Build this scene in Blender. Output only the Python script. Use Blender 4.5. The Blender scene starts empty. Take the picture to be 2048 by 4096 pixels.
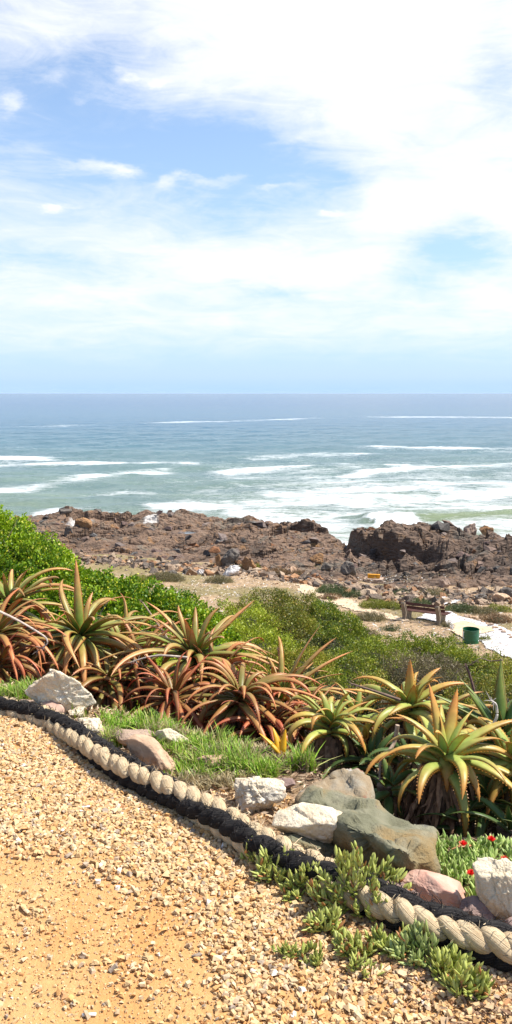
import bpy, bmesh, math, random
import numpy as np
from mathutils import Vector, Matrix, noise as mnoise

R = math.radians
scene = bpy.context.scene
COL = scene.collection
rng = np.random.default_rng(11)
random.seed(5)

# ------------------------------------------------------------------ camera
F = 3215.0
PITCH = R(8.4)
CZ = 1.6
cd = bpy.data.cameras.new('camera')
cam = bpy.data.objects.new('camera', cd)
COL.objects.link(cam)
cam.location = (0, 0, CZ)
cam.rotation_euler = (R(90) - PITCH, 0, 0)
cd.sensor_fit = 'VERTICAL'
cd.angle = 2 * math.atan(2048 / F)
cd.clip_start = 0.05
cd.clip_end = 60000
scene.camera = cam


def ray(px, py):
    a = (px - 1024) / F
    b = -(py - 2048) / F
    cp, sp = math.cos(PITCH), math.sin(PITCH)
    return np.array([a, cp + b * sp, -sp + b * cp])


def at(px, py, Y):
    d = ray(px, py)
    t = Y / d[1]
    return np.array([d[0] * t, Y, CZ + d[2] * t])


def atz(px, py, z):
    d = ray(px, py)
    t = (z - CZ) / d[2]
    return np.array([d[0] * t, d[1] * t, z])


# ------------------------------------------------------------------ numpy noise
def _h(ix, iy, iz, s):
    h = (ix.astype(np.int64) * 374761393 + iy.astype(np.int64) * 668265263 + iz.astype(np.int64) * 2147483647 + s * 1274126177) & 0xffffffff
    h = ((h ^ (h >> 13)) * 1274126177) & 0xffffffff
    h = ((h ^ (h >> 16)) * 2246822519) & 0xffffffff
    return ((h ^ (h >> 15)) & 0xffffff) / float(0xffffff)


def vn(x, y, z=None, s=0):
    x = np.asarray(x, float); y = np.asarray(y, float)
    z = np.zeros_like(x) if z is None else np.asarray(z, float)
    x0, y0, z0 = np.floor(x), np.floor(y), np.floor(z)
    fx, fy, fz = x - x0, y - y0, z - z0
    fx, fy, fz = [f * f * (3 - 2 * f) for f in (fx, fy, fz)]
    r = 0
    for dx in (0, 1):
        for dy in (0, 1):
            for dz in (0, 1):
                w = (fx if dx else 1 - fx) * (fy if dy else 1 - fy) * (fz if dz else 1 - fz)
                r = r + w * _h(x0 + dx, y0 + dy, z0 + dz, s)
    return r * 2 - 1


def fbm(x, y, z=None, o=4, s=0, g=0.5):
    a, t, r = 1.0, 0.0, 0
    f = 1.0
    for i in range(o):
        r = r + a * vn(np.asarray(x) * f + 7.3 * i, np.asarray(y) * f - 3.1 * i, None if z is None else np.asarray(z) * f, s + i)
        t += a; a *= g; f *= 2.03
    return r / t


def facets(x, y, cell, s, tilt=0.6):
    """blocky voronoi height: every cell is a tilted plane"""
    gx, gy = np.floor(x / cell), np.floor(y / cell)
    best = np.full(x.shape, 1e9); hh = np.zeros_like(x); second = np.full(x.shape, 1e9)
    z = np.zeros_like(x)
    for i in (-1, 0, 1):
        for j in (-1, 0, 1):
            cx, cy = gx + i, gy + j
            px_ = (cx + _h(cx, cy, z, s)) * cell
            py_ = (cy + _h(cx, cy, z, s + 1)) * cell
            d = (x - px_) ** 2 + (y - py_) ** 2
            v = (_h(cx, cy, z, s + 2) - .5) + tilt * ((_h(cx, cy, z, s + 3) - .5) * (x - px_) + (_h(cx, cy, z, s + 4) - .5) * (y - py_)) * 2 / cell
            m = d < best
            second = np.where(m, best, np.minimum(second, d))
            hh = np.where(m, v, hh); best = np.where(m, d, best)
    edge = np.clip((np.sqrt(second) - np.sqrt(best)) / cell * 6, 0, 1)
    return hh, edge


def sstep(a, b, x):
    t = np.clip((np.asarray(x, float) - a) / (b - a), 0, 1)
    return t * t * (3 - 2 * t)


# ------------------------------------------------------------------ terrain
SL = lambda px: (px - 1024) / F * 1.005
ROPE_PX = [(-260, 2790), (-120, 2808), (0, 2826), (120, 2848), (230, 2890), (330, 2965), (430, 3035), (520, 3090),
           (640, 3150), (770, 3215), (900, 3290), (1020, 3370), (1150, 3440), (1280, 3500), (1400, 3555),
           (1530, 3615), (1690, 3690), (1850, 3745), (2048, 3800), (2250, 3870)]
ROPE = np.array([atz(a, b, 0.052 if a > 300 else .032) for a, b in ROPE_PX])
RX, RY = ROPE[:, 0], ROPE[:, 1]


def rope_y(x):
    return np.interp(x, RX, RY)


_D = [-50, 0, .25, .6, 1, 2, 4, 8, 14, 20, 24, 30, 36, 56, 80, 200]
_Z = [0, 0, -.10, -.34, -.62, -1.2, -2.25, -3.7, -5.05, -6.0, -6.45, -6.95, -7.45, -7.7, -14, -40]
_E = np.array([atz(a, b, 0) for a, b in [(-700, 2700), (0, 2745), (150, 2790), (300, 2840), (450, 2850), (580, 2885), (700, 2940), (900, 2985), (1180, 3025), (1300, 3130), (1480, 3260), (1620, 3340), (1760, 3400), (2048, 3400), (2500, 3420)]])


def YE(x):
    return np.interp(x, _E[:, 0], _E[:, 1])



def T(x, y):
    x = np.asarray(x, float); y = np.asarray(y, float)
    w = sstep(5, 12, y)
    ye = YE(x) * (1 - w) + 3.9 * w
    d = y - ye
    z = np.interp(d, _D, _Z)
    far = sstep(1, 5, d)
    z = z + far * 0.12 * fbm(x * .5, y * .5, s=3) + sstep(0.2, 1, d) * 0.03 * fbm(x * 4, y * 4, s=4)
    z = z + (1 - far) * 0.010 * fbm(x * 2.2, y * 2.2, s=9)
    return z


def Ts(x, y):
    return float(T(np.array([x]), np.array([y]))[0])


def hit(px, py, dz=0.0):
    d = ray(px, py)
    ys = np.geomspace(1.2, 75, 1400)
    t = ys / d[1]
    z = CZ + d[2] * t
    g = T(d[0] * t, ys) + dz
    k = np.argmax(z < g)
    Y = ys[k]
    return np.array([d[0] * t[k], Y, g[k]])


# ------------------------------------------------------------------ mesh helpers
def build(name, V, faces, mat=None, parent=None, col=None, smooth=False, uv=None, loc=None, attrs=None):
    V = np.asarray(V, np.float32).reshape(-1, 3)
    me = bpy.data.meshes.new(name)
    if isinstance(faces, np.ndarray):
        faces = [faces]
    groups = [np.asarray(f, np.int32) for f in faces if len(f)]
    nv = len(V)
    me.vertices.add(nv)
    me.vertices.foreach_set('co', V.ravel())
    nl = sum(g.size for g in groups); npoly = sum(len(g) for g in groups)
    me.loops.add(nl)
    me.loops.foreach_set('vertex_index', np.concatenate([g.ravel() for g in groups]))
    me.polygons.add(npoly)
    st, off = [], 0
    for g in groups:
        k = g.shape[1]
        st.append(off + np.arange(len(g)) * k); off += g.size
    me.polygons.foreach_set('loop_start', np.concatenate(st).astype(np.int32))
    me.polygons.foreach_set('use_smooth', np.full(npoly, bool(smooth)))
    me.update(calc_edges=True)
    if col is not None:
        a = me.color_attributes.new('Col', 'FLOAT_COLOR', 'POINT')
        c = np.ones((nv, 4), np.float32); c[:, :3] = col
        a.data.foreach_set('color', c.ravel())
    if attrs:
        for k, v in attrs.items():
            a = me.attributes.new(k, 'FLOAT', 'POINT')
            a.data.foreach_set('value', np.asarray(v, np.float32).ravel())
    if uv is not None:
        l = me.uv_layers.new(name='UVMap')
        idx = np.concatenate([g.ravel() for g in groups])
        l.data.foreach_set('uv', np.asarray(uv, np.float32)[idx].ravel())
    me.validate()
    o = bpy.data.objects.new(name, me)
    COL.objects.link(o)
    if mat: me.materials.append(mat)
    if parent is not None:
        o.parent = parent
    if loc is not None:
        o.location = loc
    return o


def tag(o, label=None, cat=None, group=None, kind=None):
    if label: o['label'] = label
    if cat: o['category'] = cat
    if group: o['group'] = group
    if kind: o['kind'] = kind
    return o


def empty(name, loc, label=None, cat=None, group=None):
    o = bpy.data.objects.new(name, None)
    o.empty_display_size = .1
    COL.objects.link(o)
    o.location = [float(v) for v in loc]
    return tag(o, label, cat, group)


class MB:
    """collects vertices / faces / colours"""
    def __init__(s):
        s.v, s.q, s.t, s.c, s.uv, s.n = [], [], [], [], [], 0

    def add(s, V, Q=None, Tt=None, C=(.5, .5, .5), UV=None):
        V = np.asarray(V, float).reshape(-1, 3)
        if Q is not None and len(Q): s.q.append(np.asarray(Q) + s.n)
        if Tt is not None and len(Tt): s.t.append(np.asarray(Tt) + s.n)
        s.v.append(V)
        C = np.asarray(C, float)
        s.c.append(np.broadcast_to(C, V.shape).copy())
        s.uv.append(np.zeros((len(V), 2)) if UV is None else np.asarray(UV, float))
        s.n += len(V)

    def build(s, name, mat, parent=None, smooth=False, loc=None):
        V = np.concatenate(s.v)
        fs = []
        if s.q: fs.append(np.concatenate(s.q))
        if s.t: fs.append(np.concatenate(s.t))
        off = np.zeros(3)
        if loc is not None: V = V - np.asarray(loc)
        elif parent is not None: V = V - np.array(parent.location)
        o = build(name, V, fs, mat, parent, np.concatenate(s.c), smooth, np.concatenate(s.uv))
        if loc is not None: o.location = [float(q) for q in loc]
        return o


def tube(mb, P, rad, n=8, C=(.5, .5, .5), uvs=1.0, cap=True, flat=1.0):
    P = np.asarray(P, float); m = len(P)
    rad = np.broadcast_to(np.asarray(rad, float), (m,))
    Tn = np.gradient(P, axis=0); Tn /= np.linalg.norm(Tn, axis=1)[:, None] + 1e-9
    up = np.array([0, 0, 1.0]) if abs(Tn[0, 2]) < .9 else np.array([0, 1.0, 0])
    S = np.cross(Tn, up); S /= np.linalg.norm(S, axis=1)[:, None] + 1e-9
    U = np.cross(S, Tn)
    a = np.linspace(0, 2 * np.pi, n, endpoint=False)
    V = P[:, None] + rad[:, None, None] * (np.cos(a)[None, :, None] * S[:, None] + flat * np.sin(a)[None, :, None] * U[:, None])
    i, j = np.meshgrid(np.arange(m - 1), np.arange(n), indexing='ij')
    jn = (j + 1) % n
    Q = np.stack([i * n + j, i * n + jn, (i + 1) * n + jn, (i + 1) * n + j], -1).reshape(-1, 4)
    L = np.concatenate([[0], np.cumsum(np.linalg.norm(np.diff(P, axis=0), axis=1))])
    uv = np.stack([np.repeat(L, n) * uvs, np.tile(np.minimum(a, 2 * np.pi - a) / np.pi, m)], -1)
    C = np.asarray(C, float)
    if C.ndim == 2: C = np.repeat(C, n, axis=0)
    V = V.reshape(-1, 3)
    if cap:
        Tt = [[m * n, (k + 1) % n, k] for k in range(n)] + [[m * n + 1, (m - 1) * n + k, (m - 1) * n + (k + 1) % n] for k in range(n)]
        V = np.concatenate([V, P[:1], P[-1:]])
        uv = np.concatenate([uv, uv[:1], uv[-1:]])
        if C.ndim == 2: C = np.concatenate([C, C[:1], C[-1:]])
    else:
        Tt = None
    mb.add(V, Q, Tt, C, uv)


def fan_grid(y0, y1, ny, amax, na, dense=.5, apex=-3.0):
    """sheet of quads whose spacing grows with distance"""
    yy = np.geomspace(y0 - apex, y1 - apex, ny) + apex
    t = np.linspace(-1, 1, na)
    a = amax * (dense * t + (1 - dense) * t ** 5)
    X = np.tan(a)[None, :] * (yy[:, None] - apex)
    Y = np.repeat(yy[:, None], na, 1)
    i, j = np.meshgrid(np.arange(ny - 1), np.arange(na - 1), indexing='ij')
    Q = np.stack([i * na + j, i * na + j + 1, (i + 1) * na + j + 1, (i + 1) * na + j], -1).reshape(-1, 4)
    return X.ravel(), Y.ravel(), Q


# ------------------------------------------------------------------ materials
class NT:
    def __init__(s, name):
        s.m = bpy.data.materials.new(name); s.m.use_nodes = True
        s.t = s.m.node_tree; s.t.nodes.clear()
        s.out = s.n('ShaderNodeOutputMaterial')

    def n(s, typ, **kw):
        x = s.t.nodes.new(typ)
        for k, v in kw.items(): setattr(x, k, v)
        return x

    def l(s, a, b): s.t.links.new(a, b)

    def val(s, sock, v):
        if hasattr(v, 'is_linked') or isinstance(v, bpy.types.NodeSocket): s.l(v, sock)
        else:
            if isinstance(v, (tuple, list)) and len(v) == 3 and sock.type == 'RGBA': v = (*v, 1)
            sock.default_value = v

    def math(s, op, a, b=0.0, clamp=False):
        x = s.n('ShaderNodeMath', operation=op, use_clamp=clamp)
        s.val(x.inputs[0], a); s.val(x.inputs[1], b)
        return x.outputs[0]

    def mix(s, f, a, b, blend='MIX'):
        x = s.n('ShaderNodeMix', data_type='RGBA', blend_type=blend)
        s.val(x.inputs[0], f); s.val(x.inputs[6], a); s.val(x.inputs[7], b)
        return x.outputs[2]

    def coord(s, which='Object'):
        return s.n('ShaderNodeTexCoord').outputs[which]

    def mapping(s, v, scale=(1, 1, 1), rot=(0, 0, 0), loc=(0, 0, 0)):
        x = s.n('ShaderNodeMapping'); s.l(v, x.inputs[0])
        x.inputs['Scale'].default_value = scale; x.inputs['Rotation'].default_value = rot; x.inputs['Location'].default_value = loc
        return x.outputs[0]

    def noise(s, v, scale, detail=4, rough=.55, dist=0.0):
        x = s.n('ShaderNodeTexNoise'); s.l(v, x.inputs['Vector'])
        x.inputs['Scale'].default_value = scale; x.inputs['Detail'].default_value = detail
        x.inputs['Roughness'].default_value = rough; x.inputs['Distortion'].default_value = dist
        return x.outputs[0]

    def voro(s, v, scale, feature='F1', out=0):
        x = s.n('ShaderNodeTexVoronoi', feature=feature); s.l(v, x.inputs['Vector'])
        x.inputs['Scale'].default_value = scale
        return x.outputs[out]

    def ramp(s, f, stops):
        x = s.n('ShaderNodeValToRGB'); s.l(f, x.inputs[0])
        e = x.color_ramp.elements
        while len(e) < len(stops): e.new(.5)
        for k, (p, c) in enumerate(stops):
            e[k].position = p
            e[k].color = (c, c, c, 1) if isinstance(c, (int, float)) else (*c, 1)
        return x.outputs[0]

    def attr(s, name, out='Color'):
        x = s.n('ShaderNodeAttribute', attribute_name=name)
        return x.outputs[out]

    def bump(s, h, strength=.5, dist=.02, normal=None):
        x = s.n('ShaderNodeBump'); s.l(h, x.inputs['Height'])
        x.inputs['Strength'].default_value = strength; x.inputs['Distance'].default_value = dist
        if normal is not None: s.l(normal, x.inputs['Normal'])
        return x.outputs[0]

    def princ(s, base, rough=.8, normal=None, spec=.3, **kw):
        x = s.n('ShaderNodeBsdfPrincipled')
        s.val(x.inputs['Base Color'], base); s.val(x.inputs['Roughness'], rough)
        x.inputs['Specular IOR Level'].default_value = spec
        if normal is not None: s.l(normal, x.inputs['Normal'])
        for k, v in kw.items(): s.val(x.inputs[k.replace('_', ' ')], v)
        return x.outputs[0]

    def done(s, sh):
        s.l(sh, s.out.inputs['Surface']); return s.m


def mat_attr(name, rough=.7, nscale=30, namp=.35, bump=.3, bdist=.003, spec=.3, trans=0.0, mult=(1, 1, 1)):
    m = NT(name)
    co = m.coord('Object')
    n1 = m.noise(co, nscale, 5)
    c = m.mix(1.0, m.attr('Col'), m.ramp(n1, [(.25, 1 - namp), (.75, 1 + namp)]), 'MULTIPLY')
    if mult != (1, 1, 1): c = m.mix(1.0, c, mult, 'MULTIPLY')
    nb = m.bump(m.noise(co, nscale * 2, 5), bump, bdist) if bump else None
    sh = m.princ(c, rough, nb, spec)
    if trans:
        tr = m.n('ShaderNodeBsdfTranslucent'); m.l(c, tr.inputs[0])
        mx = m.n('ShaderNodeMixShader'); mx.inputs[0].default_value = trans
        m.l(sh, mx.inputs[1]); m.l(tr.outputs[0], mx.inputs[2]); sh = mx.outputs[0]
    return m.done(sh)


def mat_ramp(name, stops, scale=8, rough=.85, bump=.5, bdist=.01, bscale=None, detail=8, spots=None, spec=.25, dist=.3):
    m = NT(name)
    co = m.coord('Object')
    c = m.ramp(m.noise(co, scale, detail, .62, dist), stops)
    if spots:
        for (sc, lo, hi, colr) in spots:
            f = m.ramp(m.noise(co, sc, 6, .6), [(lo, 0.0), (hi, 1.0)])
            c = m.mix(f, c, colr)
    h = m.math('ADD', m.noise(co, bscale or scale * 3, 9, .65), m.math('MULTIPLY', m.noise(co, (bscale or scale * 3) * 5, 5, .6), .35))
    return m.done(m.princ(c, rough, m.bump(h, bump, bdist), spec))


M = {}
M['leaf'] = mat_attr('bush leaf', .5, 3, .25, 0, trans=.28, spec=.4)
M['twig'] = mat_attr('twig bark', .9, 40, .4, .3)
M['aloe'] = mat_attr('aloe leaf', .42, 22, .22, .25, .0015, trans=.30, spec=.4)
M['dead'] = mat_attr('dead aloe leaf', .9, 40, .5, .4, .003)
M['succ'] = mat_attr('succulent leaf', .45, 40, .2, .1, .001, trans=.12, spec=.4)
M['grass'] = mat_attr('grass blade', .5, 10, .25, 0, trans=.3)
M['gravel'] = mat_attr('gravel stone', .85, 90, .18, .4, .002)
M['litter'] = mat_attr('dry litter', .9, 60, .3, .2)
M['paint'] = mat_attr('painted', .55, 20, .08, .15, .002)

# sandy path
m = NT('sand and gravel')
co = m.coord('Object')
n1 = m.noise(co, 1.3, 6, .6, .4)
c = m.ramp(n1, [(.3, (.53, .27, .09)), (.52, (.55, .32, .13)), (.75, (.60, .39, .19))])
c = m.mix(m.ramp(m.noise(co, 60, 5, .7), [(.3, 0.0), (.7, .45)]), c, (.40, .215, .09))
c = m.mix(m.ramp(m.noise(co, 160, 3, .7), [(.6, 0.0), (.72, .7)]), c, (.70, .52, .33))
c = m.mix(m.ramp(m.noise(co, .9, 5, .6, .5), [(.5, 0.0), (.68, .55)]), c, (.50, .195, .05))
h = m.math('ADD', m.noise(co, 45, 8, .7), m.math('MULTIPLY', m.noise(co, 6, 5, .6), 1.5))
M['sand'] = m.done(m.princ(c, .95, m.bump(h, .8, .012), .1))

# general ground: zones are carried by Col, noise breaks them up
m = NT('coastal ground')
co = m.coord('Object')
c = m.mix(1.0, m.attr('Col'), m.ramp(m.noise(co, 5, 8, .7), [(.25, .6), (.75, 1.4)]), 'MULTIPLY')
c = m.mix(m.ramp(m.noise(co, 9, 8, .75), [(.58, 0.0), (.7, .75)]), c, (.50, .44, .37))
c = m.mix(m.ramp(m.noise(m.mapping(co, (1, 2.5, 1)), 2.2, 8, .75), [(.55, 0.0), (.68, .7)]), c, (.16, .13, .05))
M['ground'] = m.done(m.princ(c, .95, m.bump(m.noise(co, 14, 8, .75), .9, .05), .1))

# rocky shore
m = NT('shore rock')
co = m.coord('Object')
c = m.ramp(m.noise(co, .35, 9, .72, .6), [(.30, (.065, .050, .038)), (.42, (.13, .084, .056)), (.52, (.205, .130, .085)), (.62, (.150, .125, .095)), (.74, (.29, .19, .115))])
c = m.mix(m.ramp(m.noise(co, 1.1, 8, .7, .5), [(.56, 0.0), (.66, .8)]), c, (.31, .16, .06))
c = m.mix(m.ramp(m.noise(co, 2.8, 7, .7), [(.34, .85), (.46, 0.0)]), c, (.03, .027, .025))
c = m.mix(m.ramp(m.noise(co, 1.9, 7, .7), [(.66, 0.0), (.74, .6)]), c, (.34, .30, .25))
c = m.mix(m.attr('wet_dark', 'Fac'), c, (.03, .027, .025))
c = m.mix(m.ramp(m.attr('guano', 'Fac'), [(.35, 0.0), (.6, .9)]), c, (.55, .52, .48))
h = m.math('ADD', m.noise(m.mapping(co, (1, 1, 1.5), (0, 0, .4)), 2.5, 9, .75), m.math('MULTIPLY', m.voro(m.mapping(co, (.6, 1.6, 2), (0, 0, -.5)), 2.2, 'DISTANCE_TO_EDGE'), 1.2))
M['rock'] = m.done(m.princ(c, .8, m.bump(h, 1.0, .16), .3))

# loose stones
def stone_mat(name, stops, spots=None, scale=6, bump=.7, bdist=.012, bscale=None):
    return mat_ramp(name, stops, scale, .9, bump, bdist, bscale, 9, spots)
M['white'] = stone_mat('white limestone', [(.3, (.58, .43, .27)), (.5, (.74, .63, .46)), (.7, (.80, .74, .62))], [(14, .60, .72, (.36, .23, .13))], 7, 1.0, .035, 14)
M['tan'] = stone_mat('tan sandstone', [(.3, (.33, .21, .13)), (.5, (.47, .31, .20)), (.7, (.55, .40, .27))], [(5, .6, .7, (.24, .13, .08))], 9, .8, .008, 30)
M['brown'] = stone_mat('brown sandstone', [(.3, (.24, .17, .12)), (.5, (.38, .27, .20)), (.7, (.46, .36, .28))], [(7, .6, .7, (.16, .11, .08))], 8, .9, .012, 24)
M['grey'] = stone_mat('grey green boulder', [(.28, (.085, .078, .045)), (.45, (.150, .145, .090)), (.6, (.215, .20, .135)), (.78, (.32, .30, .22))],
                      [(3, .50, .62, (.23, .16, .07)), (9, .62, .70, (.10, .09, .08))], 5, 1.0, .016, 18)
M['lichen'] = stone_mat('stained boulder', [(.28, (.17, .12, .08)), (.45, (.27, .20, .12)), (.6, (.29, .26, .20)), (.78, (.38, .36, .32))],
                        [(5, .56, .64, (.24, .10, .06)), (14, .6, .68, (.40, .39, .36))], 6, .9, .010, 22)
M['pink'] = stone_mat('pink rock', [(.3, (.50, .25, .18)), (.5, (.52, .32, .24)), (.7, (.58, .46, .37))], [(6, .6, .7, (.48, .17, .12))], 10, .6, .006, 30)
M['purple'] = stone_mat('purple brown rock', [(.3, (.15, .10, .085)), (.5, (.24, .165, .14)), (.7, (.33, .26, .22))], None, 8, .7, .006, 24)
M['pinkround'] = stone_mat('smooth pink stone', [(.3, (.40, .24, .17)), (.5, (.47, .31, .235)), (.7, (.52, .37, .29))], None, 30, .3, .002, 60)
M['cream'] = stone_mat('cream limestone', [(.3, (.56, .45, .30)), (.5, (.66, .56, .40)), (.7, (.72, .64, .48))], [(9, .62, .72, (.42, .30, .19))], 9, 1.0, .015, 30)
M['orange'] = stone_mat('orange shore boulder', [(.3, (.10, .075, .055)), (.5, (.30, .16, .07)), (.7, (.36, .24, .14))], None, 1.5, 1, .05, 4)
M['darkstone'] = stone_mat('dark shore boulder', [(.3, (.07, .06, .055)), (.5, (.14, .12, .10)), (.7, (.24, .20, .16))], None, 1.5, 1, .05, 4)
M['guanorock'] = stone_mat('white crusted boulder', [(.4, (.20, .17, .15)), (.5, (.62, .58, .54)), (.7, (.72, .70, .67))], None, 2, 1, .04, 5)
M['shelly'] = mat_ramp('crushed shell', [(.3, (.42, .37, .35)), (.5, (.60, .57, .56)), (.7, (.72, .70, .70))], 9, .95, 1.0, .05, 14, 6)
M['sandpatch'] = mat_ramp('packed sand', [(.3, (.44, .32, .20)), (.6, (.56, .43, .29))], 5, .95, .4, .01)

# rope
def rope_mat(name, c1, c2, c3):
    m = NT(name)
    uv = m.n('ShaderNodeUVMap').outputs[0]
    f = m.noise(m.mapping(uv, (14, 26, 1), (0, 0, R(9))), 1.0, 5, .65)
    c = m.ramp(f, [(.25, c1), (.5, c2), (.78, c3)])
    co = m.coord('Object')
    c = m.mix(m.ramp(m.noise(co, 18, 6, .7), [(.42, 0.0), (.72, .65)]), c, c1)
    return m.done(m.princ(c, .85, m.bump(f, 1.0, .008), .15))
M['ropecream'] = rope_mat('cream rope fibre', (.32, .215, .115), (.62, .475, .29), (.80, .67, .46))
M['ropeblack'] = rope_mat('black rope fibre', (.006, .006, .007), (.020, .018, .018), (.11, .10, .09))

# ------------------------------------------------------------------ ground sheet
X, Y, Q = fan_grid(-2.0, 74, 640, R(58), 520, .62, apex=-5)
Z = T(X, Y)
# zones
rope_d = Y - rope_y(X)
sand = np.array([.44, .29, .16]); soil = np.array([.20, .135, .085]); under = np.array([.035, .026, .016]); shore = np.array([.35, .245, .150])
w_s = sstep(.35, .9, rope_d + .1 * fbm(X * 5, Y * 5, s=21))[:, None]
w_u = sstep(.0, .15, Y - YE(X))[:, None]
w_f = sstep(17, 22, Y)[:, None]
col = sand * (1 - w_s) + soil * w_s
col = col * (1 - w_u) + under * w_u  # shade beneath the aloes is put into the soil colour
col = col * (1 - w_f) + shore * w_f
pch = fbm(X * .35, Y * .35, s=31)
gm = (sstep(-.02, .25, pch) * sstep(20, 25, Y))[:, None] * .7
col = col * (1 - gm) + np.array([.17, .15, .06]) * gm
_yn = np.interp(X / np.maximum(Y, 1), [SL(p) for p in (-600, 0, 300, 560, 700, 850, 1000, 1150, 1300, 1400, 1500, 1600, 1750, 1900, 2048, 2600)], [44, 44, 43.5, 41.5, 40.5, 40.0, 40.0, 39, 37.0, 35.5, 34.0, 33.5, 33.0, 33.0, 33.5, 33])
Z = Z - 6 * sstep(2.5, 9, Y - _yn)
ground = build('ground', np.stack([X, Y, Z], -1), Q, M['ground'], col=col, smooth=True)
tag(ground, 'coastal slope of soil and dry sand falling to the shore', kind='structure')

# path sheet (the sandy gravel surface inside the rope)
gx = np.linspace(-2.6, 2.2, 200); t_ = np.linspace(0, 1, 200)
PX, PT = np.meshgrid(gx, t_)
yend = rope_y(PX) + .12
PY = -1.5 + (yend + 1.5) * PT
PZ = T(PX, PY) + .006 + .004 * fbm(PX * 14, PY * 14, s=5)
i, j = np.meshgrid(np.arange(199), np.arange(199), indexing='ij')
Q = np.stack([i * 200 + j, i * 200 + j + 1, (i + 1) * 200 + j + 1, (i + 1) * 200 + j], -1).reshape(-1, 4)
p = build('path', np.stack([PX.ravel(), PY.ravel(), PZ.ravel()], -1), Q, M['sand'], smooth=True)
tag(p, 'sandy orange gravel path in the foreground', kind='structure')

# ------------------------------------------------------------------ rocky shore

near_s = [SL(p) for p in (-600, 0, 300, 560, 700, 850, 1000, 1150, 1300, 1400, 1500, 1600, 1750, 1900, 2048, 2600)]
near_y = [44, 44, 43.5, 42.0, 41.0, 40.5, 40.0, 38.0, 35.0, 33.5, 32.5, 32, 32.0, 32.0, 32.5, 32]
CRP = [(-500, 2050, 58), (0, 2085, 58), (60, 2078, 58), (100, 2070, 58), (160, 2060, 59), (225, 2034, 60), (275, 2036, 60), (330, 2048, 61), (420, 2062, 61), (500, 2058, 61), (560, 2042, 61),
       (580, 2034, 61), (640, 2040, 60), (700, 2052, 60), (740, 2055, 59), (790, 2070, 59), (850, 2068, 58), (960, 2070, 57), (1000, 2064, 56), (1100, 2088, 55),
       (1200, 2096, 54), (1260, 2100, 53), (1310, 2120, 52), (1340, 2138, 50.5), (1372, 2145, 49.5), (1390, 2165, 48.5), (1404, 2112, 48), (1500, 2112, 48), (1650, 2106, 48.5),
       (1705, 2100, 48.5), (1760, 2084, 49), (1830, 2100, 49), (1900, 2122, 49), (1980, 2128, 49), (2048, 2155, 48), (2600, 2160, 48)]
cr_s = np.array([SL(a) for a, b, c_ in CRP]); cr_y = np.array([c_ for a, b, c_ in CRP], float)
cr_z = np.array([at(a, b, c_)[2] for a, b, c_ in CRP])


def rocks(X, Y):
    s = X / np.maximum(Y, 1)
    yn = np.interp(s, near_s, near_y) + 1.5 * fbm(X * .4, Y * .4, s=41)
    yo = np.interp(s, cr_s, cr_y); zo = np.interp(s, cr_s, cr_z) - .12
    base = T(X, Y)
    k = sstep(0, 1, (Y - yn) / np.maximum(yo - yn, 1))
    shelf = base + 0.05 + (zo - base) * np.clip((Y - yn) / np.maximum(yo - yn, 1), 0, 1) ** 1.5 * (1 - .9 * sstep(4.6, 5.6, X))
    # right outcrop: cliff standing over a gully
    yc = np.interp(X, [4, 5.4, 6.4, 7.4, 9, 10.5, 12, 15, 20], [51, 48.2, 46.4, 45.2, 44.2, 42.5, 40.5, 38, 35])
    yc = yc + .5 * fbm(X * .9, Y * .9, s=43)
    right = sstep(5.3, 5.7, X + .25 * fbm(Y * 1.2, X * .3, s=47))
    sharp = 1 - sstep(9.5, 12, X)
    wdt = .35 * sharp + 5.5 * (1 - sharp)
    lift = sstep(0, 1, (Y - yc) / wdt) * right
    top = zo + .05
    gully = np.exp(-((Y - (yc - 1.2)) / 1.6) ** 2) * sstep(4.6, 6.2, X) * (1 - sstep(9, 12, X))
    z = shelf * (1 - lift) + top * lift - 1.0 * gully * (1 - lift)
    bulge = np.exp(-(((X - 12.0) / 3.6) ** 2 + ((Y - 40) / 3.2) ** 2)) * .5
    z = z + bulge
    # relief
    ca, sa = math.cos(-.5), math.sin(-.5)
    u, v = X * ca - Y * sa, X * sa + Y * ca
    wx, wy = X + .5 * fbm(X * .8, Y * .8, s=51), Y + .5 * fbm(X * .8, Y * .8, s=52)
    u2, v2 = wx * ca - wy * sa, wx * sa + wy * ca
    f1, e1 = facets(u2 * .38, v2, 1.8, 61, 1.1)
    f2, e2 = facets(u2 * .42, v2, .80, 71, 1.1)
    f3, e3 = facets(u2 * .5, v2, .36, 81, 1.1)
    rid = 1 - np.abs(fbm(u * .22, v * .75, s=91, o=5))
    amp = sstep(-.5, 2.5, Y - yn)
    calm = np.maximum(.55 + .45 * sstep(-.15, .25, fbm(X * .16, Y * .25, s=97)), 1.15 * sstep(4.5, 6.5, X))
    rel = (.50 - .06 * sstep(4, 6, X)) * f1 - .16 * (1 - e1) + calm * (.36 * f2 - .12 * (1 - e2) + .15 * f3 - .05 * (1 - e3)) + .75 * (rid - .75) + .05 * fbm(X * 5, Y * 5, s=95)
    edgefade = 1 - .5 * np.exp(-((Y - yo) / 1.0) ** 2)
    nearsm = .45 + .55 * sstep(2, 8, Y - yn)
    z = z + amp * rel * edgefade * nearsm * 1.0
    z = z + (1 - amp) * (-.35)
    b_ = at(1495, 2318, 38.3)
    wb = np.exp(-(((X - b_[0]) / 1.0) ** 2 + ((Y - b_[1] + .9) / 1.3) ** 2) ** 2)
    z = z * (1 - wb) + (b_[2] - .12) * wb
    # falls to the sea behind the crest
    over = np.maximum(Y - yo, 0)
    z = z - over * .9 - .15 * over ** 1.5
    return z, yn, yo


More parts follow.
